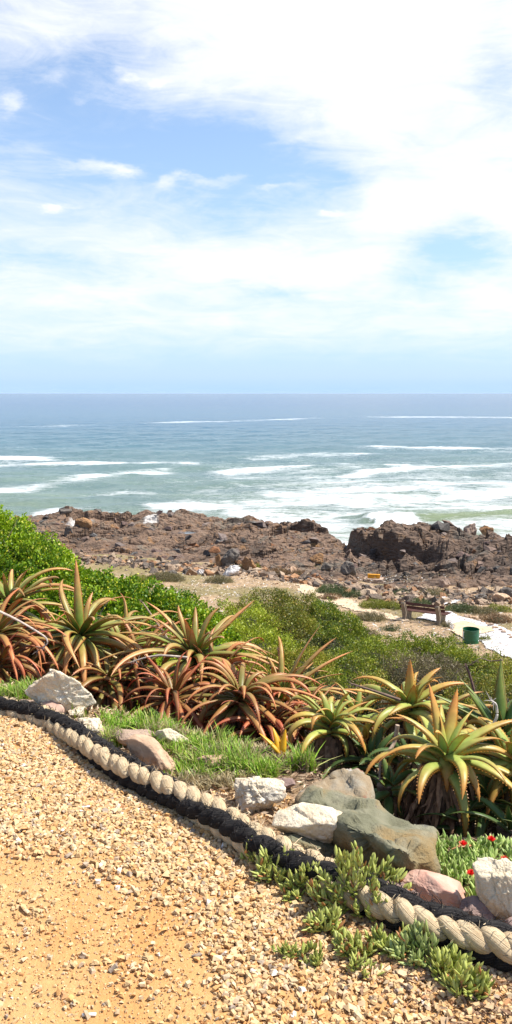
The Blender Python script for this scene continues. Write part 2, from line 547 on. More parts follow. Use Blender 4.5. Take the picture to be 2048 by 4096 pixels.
X, Y, Q = fan_grid(28, 66, 520, R(42), 1050, .66, apex=0)
Z, yn, yo = rocks(X, Y)
guano = np.zeros_like(X)
POOLS = [(222, 2092, .9, 1.1, 59), (243, 2135, .8, .9, 53), (748, 2132, .55, .6, 52), (318, 2082, .5, .5, 58)]
pools = []
for (a, b, rx, ry, yy) in POOLS:
    c0 = at(a, b, yy)
    d = np.sqrt(((X - c0[0]) / rx) ** 2 + ((Y - c0[1]) / ry) ** 2) + .25 * fbm(X * 1.5, Y * 1.5, s=14)
    w = 1 - sstep(.8, 1.5, d)
    zc = c0[2]
    w2 = 1 - sstep(1.7, 2.8, d)
    Z = np.where(Z < zc + .10, Z * (1 - w2) + (zc + .10) * w2, Z)
    Z = Z * (1 - w) + (zc - .12) * w
    pools.append(c0)
for (a, b, r) in [(330, 2095, 1.2), (600, 2032, .7), (940, 2262, .9)]:
    yy = 56 if b < 2150 else 40
    c0 = at(a, b, yy)
    guano = np.maximum(guano, np.exp(-(((X - c0[0]) / r) ** 2 + ((Y - c0[1]) / (r * 1.6)) ** 2)) * (.9 + .5 * fbm(X * 2, Y * 2, s=18)))
wet_dark = np.maximum(sstep(.6, 2.5, Y - yo) * .8, .45 * sstep(4.8, 6.5, X) * sstep(36, 41, Y + .2 * X) * (.6 + .8 * fbm(X * .5, Y * .5, s=33)))  # wet rock past the crest; right outcrop also toned darker
wet_dark = np.clip(wet_dark, 0, 1)
rock_o = build('rocky_shore', np.stack([X, Y, Z], -1), Q, M['rock'], smooth=False, attrs={'wet_dark': wet_dark, 'guano': guano})
tag(rock_o, 'jagged brown and rust coloured rock shelf along the sea', kind='structure')

# water of the pools
m = NT('pool water')
M['pool'] = m.done(m.princ((.10, .13, .15), .06, m.bump(m.noise(m.coord('Object'), 6, 3), .1, .02), .6))
for k, c0 in enumerate(pools):
    rx, ry = POOLS[k][2], POOLS[k][3]
    a = np.linspace(0, 2 * np.pi, 28, endpoint=False)
    rr = 1.2 + .15 * np.sin(a * 3 + k) + .1 * np.sin(a * 5)
    V = np.concatenate([[[0, 0, 0]], np.stack([rx * rr * np.cos(a), ry * rr * np.sin(a), 0 * a], -1)])
    Tt = np.array([[0, 1 + q, 1 + (q + 1) % 28] for q in range(28)])
    o = build('water', V, Tt, M['pool'], loc=[float(q) for q in c0 + [0, 0, -.02]])
    tag(o, 'shallow rock pool of still water among the shore rocks', kind='structure')

# ------------------------------------------------------------------ sea
SEA = -10.6
X, Y, Q = fan_grid(46, 900, 620, R(40), 620, .62, apex=0)


def stroke(X, Y, pts, th, soft=1.0, strength=1.0):
    """soft band on the water following a polyline given where it lies on the sea"""
    W = np.array([atz(a, b, SEA) for a, b in pts])
    T0 = np.array([atz(a, b - th, SEA)[1] for a, b in pts]); T1 = np.array([atz(a, b + th, SEA)[1] for a, b in pts])
    s = X / Y; ws = W[:, 0] / W[:, 1]
    yc = np.interp(s, ws, W[:, 1]); hw = np.interp(s, ws, (T0 - T1) / 2)
    end = sstep(ws[0] - .02, ws[0] + .03, s) * (1 - sstep(ws[-1] - .03, ws[-1] + .02, s))
    return strength * np.exp(-((Y - yc) / (hw * soft)) ** 2) * end


foam = np.zeros_like(X)
for pts, th, st in [
    ([(560, 1692), (900, 1686), (1300, 1672)], 3.5, .62), ([(1440, 1668), (1800, 1668), (2300, 1672)], 4, .62), ([(-200, 1712), (100, 1706), (420, 1700)], 4, .40),
    ([(-300, 1845), (0, 1838), (240, 1834)], 16, 1.0), ([(-200, 1858), (300, 1856), (820, 1858)], 4.5, .9),
    ([(-200, 1965), (100, 1950), (330, 1915), (520, 1890), (720, 1880)], 13, .95), ([(820, 1888), (1000, 1880), (1300, 1868)], 11, .9),
    ([(970, 1835), (1200, 1822), (1520, 1820)], 9, .75), ([(1250, 1920), (1500, 1888), (1750, 1868), (2200, 1850)], 13, .95),
    ([(1440, 1790), (1800, 1795), (2300, 1812)], 7, .8), ([(1300, 1850), (1500, 1858), (1700, 1862)], 5, .7),
    ([(280, 1992), (500, 1962), (720, 1972)], 9, .6), ([(1150, 1925), (1700, 1915), (2300, 1905)], 8, .5),
    ([(1000, 1975), (1300, 1960), (1700, 1950), (2200, 1930)], 20, .8), ([(1700, 1985), (2000, 1975), (2300, 1968)], 22, .85),
    ([(560, 2040), (800, 2030), (1100, 2020), (1300, 2005), (1500, 1990)], 26, .95), ([(850, 2045), (1150, 2070), (1500, 2120)], 28, .85),
    ([(1100, 2100), (1300, 2120), (1500, 2150)], 40, .72), ([(1500, 2040), (1700, 2010), (2048, 2000)], 10, .5), ([(60, 2078), (200, 2052), (330, 2046)], 12, 1.0),
    ([(350, 2048), (470, 2058), (560, 2060)], 9, .7), ([(-100, 2100), (60, 2090)], 10, .6), ([(1850, 2030), (2048, 2050), (2300, 2090)], 24, .75),
    ([(1960, 2125), (2048, 2135), (2200, 2150)], 16, .9), ([(-200, 1800), (200, 1790), (500, 1796)], 3, .3), ([(700, 1990), (1000, 1945), (1300, 1930)], 8, .45),
]:
    foam = np.maximum(foam, stroke(X, Y, pts, th, 1.0, st))
foam = foam * np.clip(.92 + .75 * fbm(X * .07, Y * .30, s=130, o=4), .2, 1.35)
near_ = (1 - sstep(80, 180, Y)) * sstep(-.20, .05, X / Y)
foam = np.maximum(foam, near_ * (.70 + .7 * fbm(X * .12, Y * .35, s=131, o=4)))
# swell and waves
u = Y + .25 * X + 6 * fbm(X * .02, Y * .02, s=101)
big = np.sin(u * 2 * np.pi / 26)
Zs = .28 * big + .12 * np.sin((Y - .4 * X + 3 * fbm(X * .05, Y * .05, s=102)) * 2 * np.pi / 9)
Zs = Zs + .22 * fbm(X * .22, Y * .55, s=103, o=4) + .09 * fbm(X * .8, Y * 1.6, s=104, o=3)
fade = 1 - .8 * sstep(120, 500, Y)
Zs = Zs * fade
# breaking wave
bw0 = atz(1440, 2090, SEA); bw1 = atz(2300, 2090, SEA)
yc = 77.0 + .03 * (X - 12) ** 2 * .2
ext = sstep(9.3, 12, X) * (1 - sstep(30, 36, X))
prof = np.exp(-((Y - yc) / 1.7) ** 2)
Zs = Zs + .62 * prof * ext
Xn = X + 1.2 * fbm(X * .7, Y * .7, s=120)
brk = sstep(9.8, 11.4, Xn) * (1 - sstep(15.0, 17.0, Xn))
bfo = brk * np.exp(-((Y - yc + 1.6) / 2.0) ** 2)
Zs = Zs + .45 * bfo * (fbm(X * 1.3, Y * 1.3, s=107))
foam = np.maximum(foam, 1.25 * np.clip(bfo * 1.5 + .5 * bfo * fbm(X * 1.1, Y * 1.1, s=121), 0, 1))
foam = foam * (1 - .8 * ((1 - brk) * np.exp(-((Y - yc + .6) / 1.6) ** 2) * ext))
green = np.exp(-((Y - yc + .5) / 1.8) ** 2) * ext * (1 - brk)
sea_o = build('sea', np.stack([X, Y, SEA + Zs], -1), Q, None, smooth=True, attrs={'foam': foam, 'green': green})
m = NT('sea water')
co = m.coord('Object')
sep = m.n('ShaderNodeSeparateXYZ'); m.l(co, sep.inputs[0])
hb0 = None
dist = m.math('DIVIDE', sep.outputs[1], 1000.0)
c = m.ramp(dist, [(.055, (.195, .235, .135)), (.11, (.14, .205, .165)), (.19, (.08, .16, .19)), (.33, (.045, .125, .20)), (.9, (.035, .10, .20))])
c = m.mix(m.ramp(m.noise(m.mapping(co, (1, 3, 1)), .06, 6, .65), [(.35, 0.0), (.65, .5)]), c, (.06, .12, .15))
c = m.mix(m.math('MULTIPLY', m.attr('green', 'Fac'), .75), c, (.17, .215, .085))
fz = m.attr('foam', 'Fac')
n1 = m.noise(m.mapping(co, (.22, 1.0, 1), (0, 0, R(-7))), .7, 12, .78, 1.4)
n2 = m.noise(m.mapping(co, (.35, 1.0, 1), (0, 0, R(9))), 2.6, 8, .75, 1.2)
nn = m.math('ADD', m.math('MULTIPLY', n1, .62), m.math('MULTIPLY', n2, .38))
thr = m.math('ADD', m.math('MULTIPLY', fz, .39), m.math('MULTIPLY', m.math('SUBTRACT', nn, .19), 1.6))
ff = m.ramp(thr, [(.62, 0.0), (.72, .25), (.82, .62), (1.0, 1.0)])
c2 = m.mix(ff, c, (.84, .86, .86))
rg = m.math('ADD', .22, m.math('MULTIPLY', ff, .6))
hb = m.math('ADD', m.noise(m.mapping(co, (.5, 1.4, 1)), 1.3, 8, .7, .3), m.math('MULTIPLY', ff, .3))
M['sea'] = m.done(m.princ(c2, rg, m.bump(hb, .9, .35), .30))
sea_o.data.materials.append(M['sea'])
tag(sea_o, 'grey green sea with streaks of white foam', kind='structure')
# far sea sheet to the horizon (continues the same water)
yy = np.geomspace(899, 45000, 60); t = np.linspace(-1.6, 1.6, 40)
XX = t[None, :] * yy[:, None]; YY = np.repeat(yy[:, None], 40, 1)
i, j = np.meshgrid(np.arange(59), np.arange(39), indexing='ij')
Q = np.stack([i * 40 + j, i * 40 + j + 1, (i + 1) * 40 + j + 1, (i + 1) * 40 + j], -1).reshape(-1, 4)
o = build('sea', np.stack([XX.ravel(), YY.ravel(), np.full(XX.size, SEA - .05)], -1), Q, M['sea'], attrs={'foam': np.zeros(XX.size), 'green': np.zeros(XX.size)})
tag(o, 'open blue sea reaching the horizon', kind='structure')

# ------------------------------------------------------------------ foliage generators
def leaf_cloud(P, D, size, width, col, flatness=0.0):
    """P leaf bases, D leaf directions; returns verts, quads, colours"""
    n = len(P)
    D = D / (np.linalg.norm(D, axis=1)[:, None] + 1e-9)
    rnd = rng.normal(size=(n, 3))
    S = np.cross(D, rnd); S /= np.linalg.norm(S, axis=1)[:, None] + 1e-9
    L = np.broadcast_to(size, (n,))[:, None]; W = np.broadcast_to(width, (n,))[:, None]
    V = np.stack([P, P + D * L * .5 + S * W * .5, P + D * L, P + D * L * .5 - S * W * .5], 1).reshape(-1, 3)
    Qd = np.arange(n * 4).reshape(n, 4)
    return V, Qd, np.repeat(col, 4, axis=0)


def bush(name, lumps, label, cat, group, pal, leaf=.026, wr=.85, dens=14000, sprig=9, bump_=.12, bcell=.21, twigs=60, zs=1.0, seed=1, dry=0.0, base=None):
    """lumps: list of (centre xyz, radius).  leaves in sprigs over the bumpy hull of the union"""
    r = np.random.default_rng(seed)
    c0 = np.array(lumps[0][0]); gz = Ts(c0[0], c0[1])
    root = empty(name, (c0[0], c0[1], gz), label, cat, group)
    P_, D_, C_ = [], [], []
    hullv = MB()
    for (c, rad) in lumps:
        c = np.array(c, float)
        area = 2 * math.pi * rad * rad
        ns = int(area * dens / sprig)
        d = r.normal(size=(ns * 2, 3)); d /= np.linalg.norm(d, axis=1)[:, None]
        d = d[(d[:, 2] > -.45) & (d[:, 1] < .55)]
        q = d * rad / bcell
        b1 = fbm(q[:, 0] * .45, q[:, 1] * .45, q[:, 2] * .45, s=seed, o=2)
        b2 = np.abs(vn(q[:, 0], q[:, 1], q[:, 2], s=seed + 5))
        b3 = np.abs(vn(q[:, 0] * 2.1, q[:, 1] * 2.1, q[:, 2] * 2.1, s=seed + 6))
        rr = rad * (1 + bump_ * 1.3 * b1) + bcell * (1.35 * (.4 - b2) + .7 * (.4 - b3))
        rr = rr - np.abs(r.normal(size=len(rr))) * bcell * .12
        p = c + d * rr[:, None] * np.array([1, 1, zs])
        keep = np.ones(len(p), bool)
        for (c2, r2) in lumps:
            if c2 is not c and not np.allclose(c2, c):
                dd = (p - np.array(c2)) / np.array([1, 1, zs])
                keep &= np.linalg.norm(dd, axis=1) > r2 * .93
        keep &= p[:, 2] > T(p[:, 0], p[:, 1]) - .05
        p, d = p[keep], d[keep]
        tone = np.clip(.5 + 1.1 * b1[keep] + .25 * r.normal(size=len(p)), 0, 1)
        out = d * .9 + np.array([0, 0, .55])
        k = sprig
        pp = np.repeat(p, k, 0) + r.normal(size=(len(p) * k, 3)) * leaf * .75
        dd = np.repeat(out, k, 0) + r.normal(size=(len(p) * k, 3)) * 1.1
        tn = np.clip(np.repeat(tone, k) + .18 * r.normal(size=len(pp)), 0, 1)[:, None]
        cc = pal[0] * (1 - tn) + pal[1] * tn
        hot = (r.random(len(pp)) < .10)[:, None]
        cc = np.where(hot, pal[2], cc)
        if dry:
            dz = sstep(.12, .4, np.repeat(fbm(p[:, 0] * 1.1, p[:, 1] * 1.1, p[:, 2] * 1.1, s=seed + 9), k) + dry - .3)[:, None]
            cc = cc * (1 - dz * .85) + np.array([.20, .155, .10]) * dz * .85
        P_.append(pp); D_.append(dd); C_.append(cc)
    P = np.concatenate(P_); D = np.concatenate(D_); C = np.concatenate(C_)
    sz = leaf * (.7 + .6 * r.random(len(P)))
    V, Qd, CC = leaf_cloud(P, D, sz, sz * wr, C)
    o = build('foliage', V - np.array(root.location), Qd, M['leaf'], root, CC)
    # dark solid core for the inner wood, blocks see-through; and twigs
    tw = MB()
    for (c, rad) in lumps:
        c = np.array(c, float)
        bm = bmesh.new(); bmesh.ops.create_icosphere(bm, subdivisions=4, radius=1)
        cv = np.array([v.co[:] for v in bm.verts]); cf = np.array([[v.index for v in f.verts] for f in bm.faces]); bm.free()
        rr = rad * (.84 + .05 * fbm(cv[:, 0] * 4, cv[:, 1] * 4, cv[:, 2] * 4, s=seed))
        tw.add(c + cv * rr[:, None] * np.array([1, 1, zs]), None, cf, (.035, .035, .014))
    for k in range(twigs):
        c, rad = lumps[k % len(lumps)]
        d = r.normal(size=3); d /= np.linalg.norm(d); d[2] = abs(d[2]); d[1] = -abs(d[1])
        d1 = d + r.normal(size=3) * .25
        c = np.array(c)
        p0 = c + d * rad * .75 * np.array([1, 1, zs]); p1 = c + d1 * rad * (1.0 + .08 * r.random()) * np.array([1, 1, zs])
        tube(tw, [p0, (p0 + p1) / 2 + r.normal(size=3) * .03, p1], [.006, .004, .002], 4, (.22, .17, .12))
    st = tw.build('stems', M['twig'], root)
    return root


def L(px, py, Yd, rpx):
    """a lump seen round (px, py) at distance Yd with a radius of rpx photo pixels"""
    return (at(px, py, Yd), rpx / F * Yd * 1.02)


BR = [np.array(c) for c in ((.06, .14, .006), (.32, .46, .012), (.52, .52, .04))]
OL = [np.array(c) for c in ((.10, .115, .016), (.34, .34, .035), (.42, .30, .06))]
OL2 = [np.array(c) for c in ((.09, .135, .012), (.36, .42, .028), (.46, .42, .05))]
gB = 'bright green coastal bushes behind the aloes'
bush('green_bush', [L(-60, 2425, 8.4, 325), L(60, 2465, 8.0, 265), L(-200, 2480, 8.2, 320), L(-330, 2420, 9, 300)], 'tallest bright green bush at the left edge, rising against the sea', 'bush', gB, BR, seed=2)
bush('green_bush', [L(175, 2470, 8.4, 220), L(120, 2590, 7.6, 255), L(270, 2510, 8.2, 210)], 'bright green bush behind the big red aloe, second highest of the row', 'bush', gB, BR, seed=3)
bush('green_bush', [L(400, 2550, 8.3, 222), L(500, 2580, 8.0, 222), L(330, 2620, 7.4, 220)], 'bright green bush in the middle of the sloping row, a dry stalk crossing it', 'bush', gB, BR, seed=4)
bush('green_bush', [L(610, 2560, 8.2, 195), L(700, 2590, 7.9, 180), L(790, 2610, 7.8, 130), L(600, 2680, 7.2, 170)], 'lowest bright green bush of the row, ending beside the olive bushes', 'bush', gB, BR, seed=5)
bush('green_bush', [L(500, 2800, 6.0, 140), L(590, 2860, 5.5, 80), L(440, 2720, 6.4, 150)], 'small bright green bush seen under the aloe leaves above the grass', 'bush', gB, BR, seed=6, leaf=.02, dens=20000)

gO = 'olive green scrub between the aloes and the bench'
kw = dict(leaf=.046, wr=.42, dens=5200, sprig=7, bcell=.42, bump_=.12)
bush('olive_shrub', [L(960, 2570, 15.5, 130), L(890, 2620, 14.5, 125), L(1010, 2660, 14, 135)], 'olive shrub touching the end of the bright green bushes', 'shrub', gO, OL2, seed=12, **kw)
bush('olive_shrub', [L(1080, 2530, 18, 138), L(1190, 2540, 18, 132), L(1130, 2610, 16, 150)], 'highest rounded olive shrub below the sandy clearing', 'shrub', gO, OL, seed=13, dry=.16, **kw)
bush('olive_shrub', [L(1295, 2560, 17.5, 130), L(1385, 2625, 17, 108), L(1300, 2660, 15, 135)], 'olive shrub sloping down beside the sandy track', 'shrub', gO, OL2, seed=14, dry=.05, **kw)
bush('olive_shrub', [L(1060, 2760, 11.5, 140), L(1200, 2760, 11.5, 140), L(930, 2770, 11, 120)], 'nearest olive shrub just above the middle aloes', 'shrub', gO, OL, seed=15, dry=.10, leaf=.034, wr=.45, dens=8500, sprig=7, bcell=.25)
bush('olive_shrub', [L(1380, 2770, 12.5, 135), L(1480, 2710, 14, 120), L(1330, 2830, 11, 110)], 'olive shrub with bare grey twigs above the centre aloe', 'shrub', gO, OL2, seed=16, dry=.20, leaf=.034, wr=.45, dens=8000, sprig=7, bcell=.25, twigs=160)
bush('olive_shrub', [L(1540, 2672, 17.5, 92), L(1640, 2668, 18, 100), L(1740, 2675, 18, 105)], 'olive shrub directly below the wooden bench', 'shrub', gO, OL2, seed=17, dry=.04, **kw)
bush('olive_shrub', [L(1830, 2698, 17.5, 102), L(1930, 2722, 17, 98), L(1880, 2790, 14, 105)], 'olive shrub hiding the foot of the green bin', 'shrub', gO, OL2, seed=18, dry=.06, **kw)
bush('olive_shrub', [L(2040, 2765, 16, 105), L(2160, 2785, 15, 115), L(2060, 2830, 12.5, 110)], 'olive shrub at the right edge under the white shell path', 'shrub', gO, OL, seed=19, dry=.12, **kw)
bush('olive_shrub', [L(1620, 2790, 12.5, 145), L(1750, 2800, 12, 140), L(1500, 2840, 11, 110)], 'half dry brown shrub of bare twigs behind the right aloes', 'shrub', gO, OL, seed=20, dry=.38, leaf=.032, wr=.45, dens=7000, sprig=7, bcell=.25, twigs=420)
bush('olive_shrub', [L(1900, 2860, 11, 120), L(2010, 2880, 10.5, 110)], 'shadowy olive shrub behind the upright green aloe leaves', 'shrub', gO, OL, seed=22, dry=.25, leaf=.032, wr=.45, dens=7000, sprig=7, bcell=.25, twigs=120)

# low plants on the shore flat
gL = 'low coastal plants on the shore flat'
YG = [np.array(c) for c in ((.13, .15, .02), (.28, .29, .03), (.34, .33, .05))]
GG = [np.array(c) for c in ((.05, .075, .025), (.12, .16, .05), (.18, .18, .08))]
RG = [np.array(c) for c in ((.16, .10, .05), (.26, .17, .08), (.30, .12, .05))]
DG = [np.array(c) for c in ((.14, .12, .05), (.24, .20, .09), (.30, .24, .15))]
low = [
    (440, 2345, 90, YG, 'low yellow green mat on the sand nearest the big green bushes'),
    (560, 2322, 60, YG, 'small bright lime mat at the left of the sandy clearing'),
    (385, 2318, 60, DG, 'straw coloured tuft between green bushes and rocks'),
    (660, 2310, 70, DG, 'dry brown tuft at the left of the white crusted boulder'),
    (1000, 2268, 38, YG, 'small lime tuft behind the white crusted boulder'),
    (1110, 2292, 48, RG, 'rust red low plant beside the tan boulder'),
    (1212, 2262, 36, YG, 'left one of two lime cushions under the rock shelf'),
    (1262, 2276, 30, YG, 'right one of two lime cushions under the rock shelf'),
    (1185, 2296, 34, RG, 'reddish brown tuft at the right of the tan boulder'),
    (1330, 2362, 60, GG, 'dark green mat in the middle of the rubble below the yellow block'),
    (1400, 2378, 45, GG, 'blue green mat right of the dark green mat'),
    (1320, 2392, 36, RG, 'brownish tuft on the sandy track edge'),
    (1500, 2418, 50, YG, 'olive yellow cushion left of the bench'),
    (1568, 2424, 46, YG, 'green cushion touching the back of the bench'),
    (1602, 2372, 24, GG, 'tiny dark cushion among the rubble above the bench'),
    (1680, 2414, 34, GG, 'dark green cushion right behind the bench backrest'),
    (1735, 2375, 44, DG, 'straw green tuft among the stones above the bench'),
    (1850, 2436, 62, GG, 'large dark green mound right of the bench'),
    (1925, 2444, 50, DG, 'olive brown mound right of the dark green mound'),
    (1995, 2438, 44, YG, 'green cushion near the right edge by the kerb stones'),
    (1985, 2478, 60, RG, 'pinkish dry tuft at the right edge above the shell path'),
    (1560, 2518, 30, GG, 'little blue green rosette in the sand left of the bench'),
    (1480, 2470, 60, DG, 'flat dry grass patch on the sandy track'),
    (1930, 2556, 26, YG, 'thin green weed growing in the shell path behind the bin'),
    (1780, 2500, 24, DG, 'weeds at the right leg of the bench'),
    (880, 2320, 46, DG, 'dry straw patch below the white crusted boulder'),
    (1450, 2540, 60, DG, 'dry grass at the sandy end of the track'),
]
for k, (a, b, w, pal, lab) in enumerate(low):
    c = hit(a, b + w * .15)
    rad = w / F * c[1] * 1.02
    c = c + np.array([0, 0, -.1 * rad])
    bush('low_plant', [(c, rad)], lab, 'plant', gL, pal, leaf=.055, wr=.3, dens=3000, sprig=6, bcell=.22, zs=.42 if w > 40 else .5, seed=200 + k, twigs=4)

# ------------------------------------------------------------------ aloes
def leaf_mesh(mb, base, phi, e0, Ln, W, droop, cg, ct, ce, seed, twist=0., teeth=True, side=0., pw=1.5, dead=None, pexp=1.1):
    r = np.random.default_rng(seed)
    m_ = 15
    t = np.linspace(0, 1, m_)
    ang = e0 - droop * t ** pw
    ph = phi + side * t ** 1.5
    Tn = np.stack([np.cos(ang) * np.cos(ph), np.cos(ang) * np.sin(ph), np.sin(ang)], -1)
    P = base + np.concatenate([[np.zeros(3)], np.cumsum((Tn[1:] + Tn[:-1]) / 2 * Ln / (m_ - 1), axis=0)])
    S = np.stack([-np.sin(ph), np.cos(ph), 0 * ph], -1)
    U = np.cross(Tn, S) * -1
    U = np.where(U[:, 2:3] * 0 + 1 > 0, U, U)
    tw = twist * t
    S2 = S * np.cos(tw)[:, None] + U * np.sin(tw)[:, None]
    U2 = -S * np.sin(tw)[:, None] + U * np.cos(tw)[:, None]
    w = W * (.62 + .38 * np.clip(t * 5, 0, 1)) * (1 - t ** 1.7) ** .85 * .5 + .0012
    ring = np.array([(-1, 0), (-.55, -.20), (0, -.30), (.55, -.20), (1, 0), (.6, -.50), (0, -.68), (-.6, -.50)])
    cu = (1 - .35 * t)
    V = P[:, None] + w[:, None, None] * (ring[None, :, 0, None] * S2[:, None] + ring[None, :, 1, None] * cu[:, None, None] * U2[:, None] * .9 + .22 * U2[:, None])
    n = 8
    i, j = np.meshgrid(np.arange(m_ - 1), np.arange(n), indexing='ij'); jn = (j + 1) % n
    Qd = np.stack([i * n + j, i * n + jn, (i + 1) * n + jn, (i + 1) * n + j], -1).reshape(-1, 4)
    rt = r.random()
    tt = np.clip((t - .04 - .25 * rt) * 1.45, 0, 1)[:, None] ** pexp
    cl = cg * (1 - tt) + ct * tt
    C = np.repeat(cl[:, None], n, 1)
    for e in (0, 4):
        C[:, e] = C[:, e] * .35 + ce * .65
    C[:, 5:] *= np.array([1.05, 1.0, .8])
    C = C * (.85 + .3 * r.random())
    mb.add(V.reshape(-1, 3), Qd, None, C.reshape(-1, 3))
    if teeth:
        nt = int(Ln / .017)
        ts = (np.arange(nt) + .5) / nt * .93 + .02
        for sd in (0, 4):
            E = V[:, sd]
            pe = np.stack([np.interp(ts, t, E[:, q]) for q in range(3)], -1)
            td = np.stack([np.interp(ts, t, Tn[:, q]) for q in range(3)], -1)
            sd_v = np.stack([np.interp(ts, t, S2[:, q]) for q in range(3)], -1) * (-1 if sd == 0 else 1)
            hgt = (.0062 * (1 - ts * .5))[:, None]
            hw = .0042
            a = pe - td * hw - sd_v * .001; b = pe + td * hw - sd_v * .001; c = pe + sd_v * hgt + td * .003
            tv = np.stack([a, b, c], 1).reshape(-1, 3)
            mb.add(tv, None, np.arange(len(tv)).reshape(-1, 3), ce)


RED = dict(cg=(.22, .21, .06), ct=(.66, .26, .13), ce=(.44, .07, .03))
RED2 = dict(cg=(.24, .16, .055), ct=(.60, .17, .10), ce=(.38, .04, .02))
MIX = dict(cg=(.20, .29, .065), ct=(.68, .35, .17), ce=(.50, .13, .035))
YEL = dict(cg=(.36, .46, .13), ct=(.62, .30, .09), ce=(.56, .22, .035))
GRN = dict(cg=(.10, .19, .06), ct=(.20, .26, .07), ce=(.42, .26, .07))
DKG = dict(cg=(.06, .12, .04), ct=(.10, .17, .05), ce=(.25, .2, .06))


def aloe(px, py, Yd, Ln, W, n, pal, seed, label, skirt=0, e_hi=80, e_lo=-15, droop=1.1, explicit=None, tilt=(0, 0), teeth=True, stem_h=None, group='aloes in the thicket beside the path'):
    Ln = Ln * (1.22 if px < 1240 else 1.08); W = W * (.86 if px < 1240 else 1.0); n = int(n * (1.30 if px < 1240 else .92)); skirt = int(skirt * 1.1) + 25
    head = at(px, py, Yd)
    gz = Ts(head[0], head[1])
    root = empty('aloe_plant', (head[0], head[1], min(gz, head[2] - .05)), label, 'aloe', group)
    r = np.random.default_rng(seed)
    mb = MB()
    pal = {k: np.array(v) for k, v in pal.items()}
    ga = 2.39996
    ph0 = r.random() * 6.28
    for k in range(n):
        f = k / max(n - 1, 1)                  # 0 inner .. 1 outer
        e0 = R((e_hi - 8) + (e_lo - e_hi + 8) * f ** .8) + r.normal() * .14
        l = Ln * (.50 + .55 * min(1, f * 2.2)) * (.78 + .4 * r.random())
        dr = droop * (.62 + 1.3 * f) * (.6 + .8 * r.random())
        phi = ph0 + k * ga + r.normal() * .15
        b = head + np.array([math.cos(phi), math.sin(phi), 0]) * .016 - np.array([0, 0, .10 * f]) + np.array([tilt[0], tilt[1], 0]) * (1 - f) * .1
        mix = r.random() * .35
        ct = pal['ct'] * (1 - mix) + pal['cg'] * mix
        leaf_mesh(mb, b, phi, e0, l, W * (.75 + .3 * min(1, f * 2)), dr, pal['cg'], ct, pal['ce'], seed * 97 + k, twist=r.normal() * .7, teeth=teeth, side=r.normal() * .55, pw=1.2 + r.random() * 1.3, pexp=2.4 if pal['cg'][1] > .4 else 1.1)
    for q, (phi, e0, lf, dr) in enumerate(explicit or []):
        leaf_mesh(mb, head - np.array([0, 0, .03]), R(phi), R(e0), Ln * lf, W * 1.05, dr, pal['cg'], pal['ct'], pal['ce'], seed * 31 + q, twist=r.normal() * .3, teeth=teeth)
    mb.build('leaves', M['aloe'], root, smooth=True)
    sm = MB()
    gzz = root.location[2]
    hh = head[2] - .04
    pts = np.array([[head[0] + .02 * math.sin(z_ * 9), head[1] + .03, z_] for z_ in np.linspace(gzz - .05, hh, 6)])
    tube(sm, pts, np.linspace(.028, .036, 6), 9, (.17, .12, .08))
    sm.build('stem', M['dead'], root)
    if skirt:
        dk = MB()
        for k in range(skirt):
            phi = r.random() * 6.28
            z0 = hh - .03 - r.random() ** 1.4 * min(.4, max(.05, (hh - gzz) * .6))
            l = min(.12 + .30 * r.random(), max(.08, z0 - gzz + .04))
            rr0 = .045 + .045 * r.random()
            b = np.array([head[0] + rr0 * math.cos(phi), head[1] + .02 + rr0 * math.sin(phi), z0])
            out = .03 + .06 * r.random()
            tt = np.linspace(0, 1, 8)[:, None]
            wig = np.cumsum(r.normal(size=(8, 3)) * .006, axis=0)
            P = b + np.array([math.cos(phi), math.sin(phi), 0]) * out * np.sin(tt * 2.2) + np.array([0, 0, -1]) * l * tt + wig
            w = (.007 + .010 * r.random()) * (1 - tt[:, 0] * .8)
            cc = np.array([.24, .14, .08]) * (.35 + 1.2 * r.random()) + (np.array([.14, .10, .06]) if r.random() < .25 else 0)
            tube(dk, P, w, 4, cc, cap=False, flat=.25)
        dk.build('dead_leaf_skirt', M['dead'], root)
    return root


# view azimuth: 90 = away from the camera, 270 = toward it, 0 = right, 180 = left
aloe(320, 2525, 5.2, .50, .078, 34, MIX, 301, 'large aloe with a tall pink centre leaf, above the white rock on the left', skirt=30, droop=1.45,
     explicit=[(120, 88, .85, .1), (268, 20, .85, 1.9), (285, 5, .95, 1.7), (300, 0, .95, 1.6), (210, 5, .85, .9), (330, 20, 1.1, 1.3), (350, 28, 1.1, 1.1), (250, 0, 1.0, 1.8), (170, 22, .95, .6)])
aloe(40, 2400, 5.7, .46, .07, 26, MIX, 302, 'aloe half cut by the left edge, its grey green leaf arching over the bush', droop=1.4, explicit=[(15, 60, 1.0, 1.5), (350, 40, 1.1, 1.3), (320, 20, 1.1, 1.4)])
aloe(-20, 2520, 5.0, .48, .06, 30, RED, 303, 'reddish aloe at the left edge crossed by a pale dry stalk', droop=1.7, explicit=[(300, 20, 1.1, 1.5), (330, 20, 1.1, 1.6), (345, 30, 1.0, 1.3), (280, 10, 1., 1.6)])
aloe(0, 2620, 4.75, .36, .045, 26, RED2, 304, 'low red aloe at the left edge drooping over the grass', droop=1.8)
aloe(160, 2560, 5.7, .42, .06, 22, RED, 305, 'orange aloe filling the gap left of the large aloe', droop=1.2, e_hi=70)
aloe(490, 2555, 5.6, .46, .06, 26, MIX, 306, 'aloe with long yellow leaves just right of the large aloe', droop=1.3)
aloe(560, 2630, 5.2, .44, .05, 26, RED, 307, 'orange red aloe in the dip between the two tallest rosettes', droop=1.7, skirt=15)
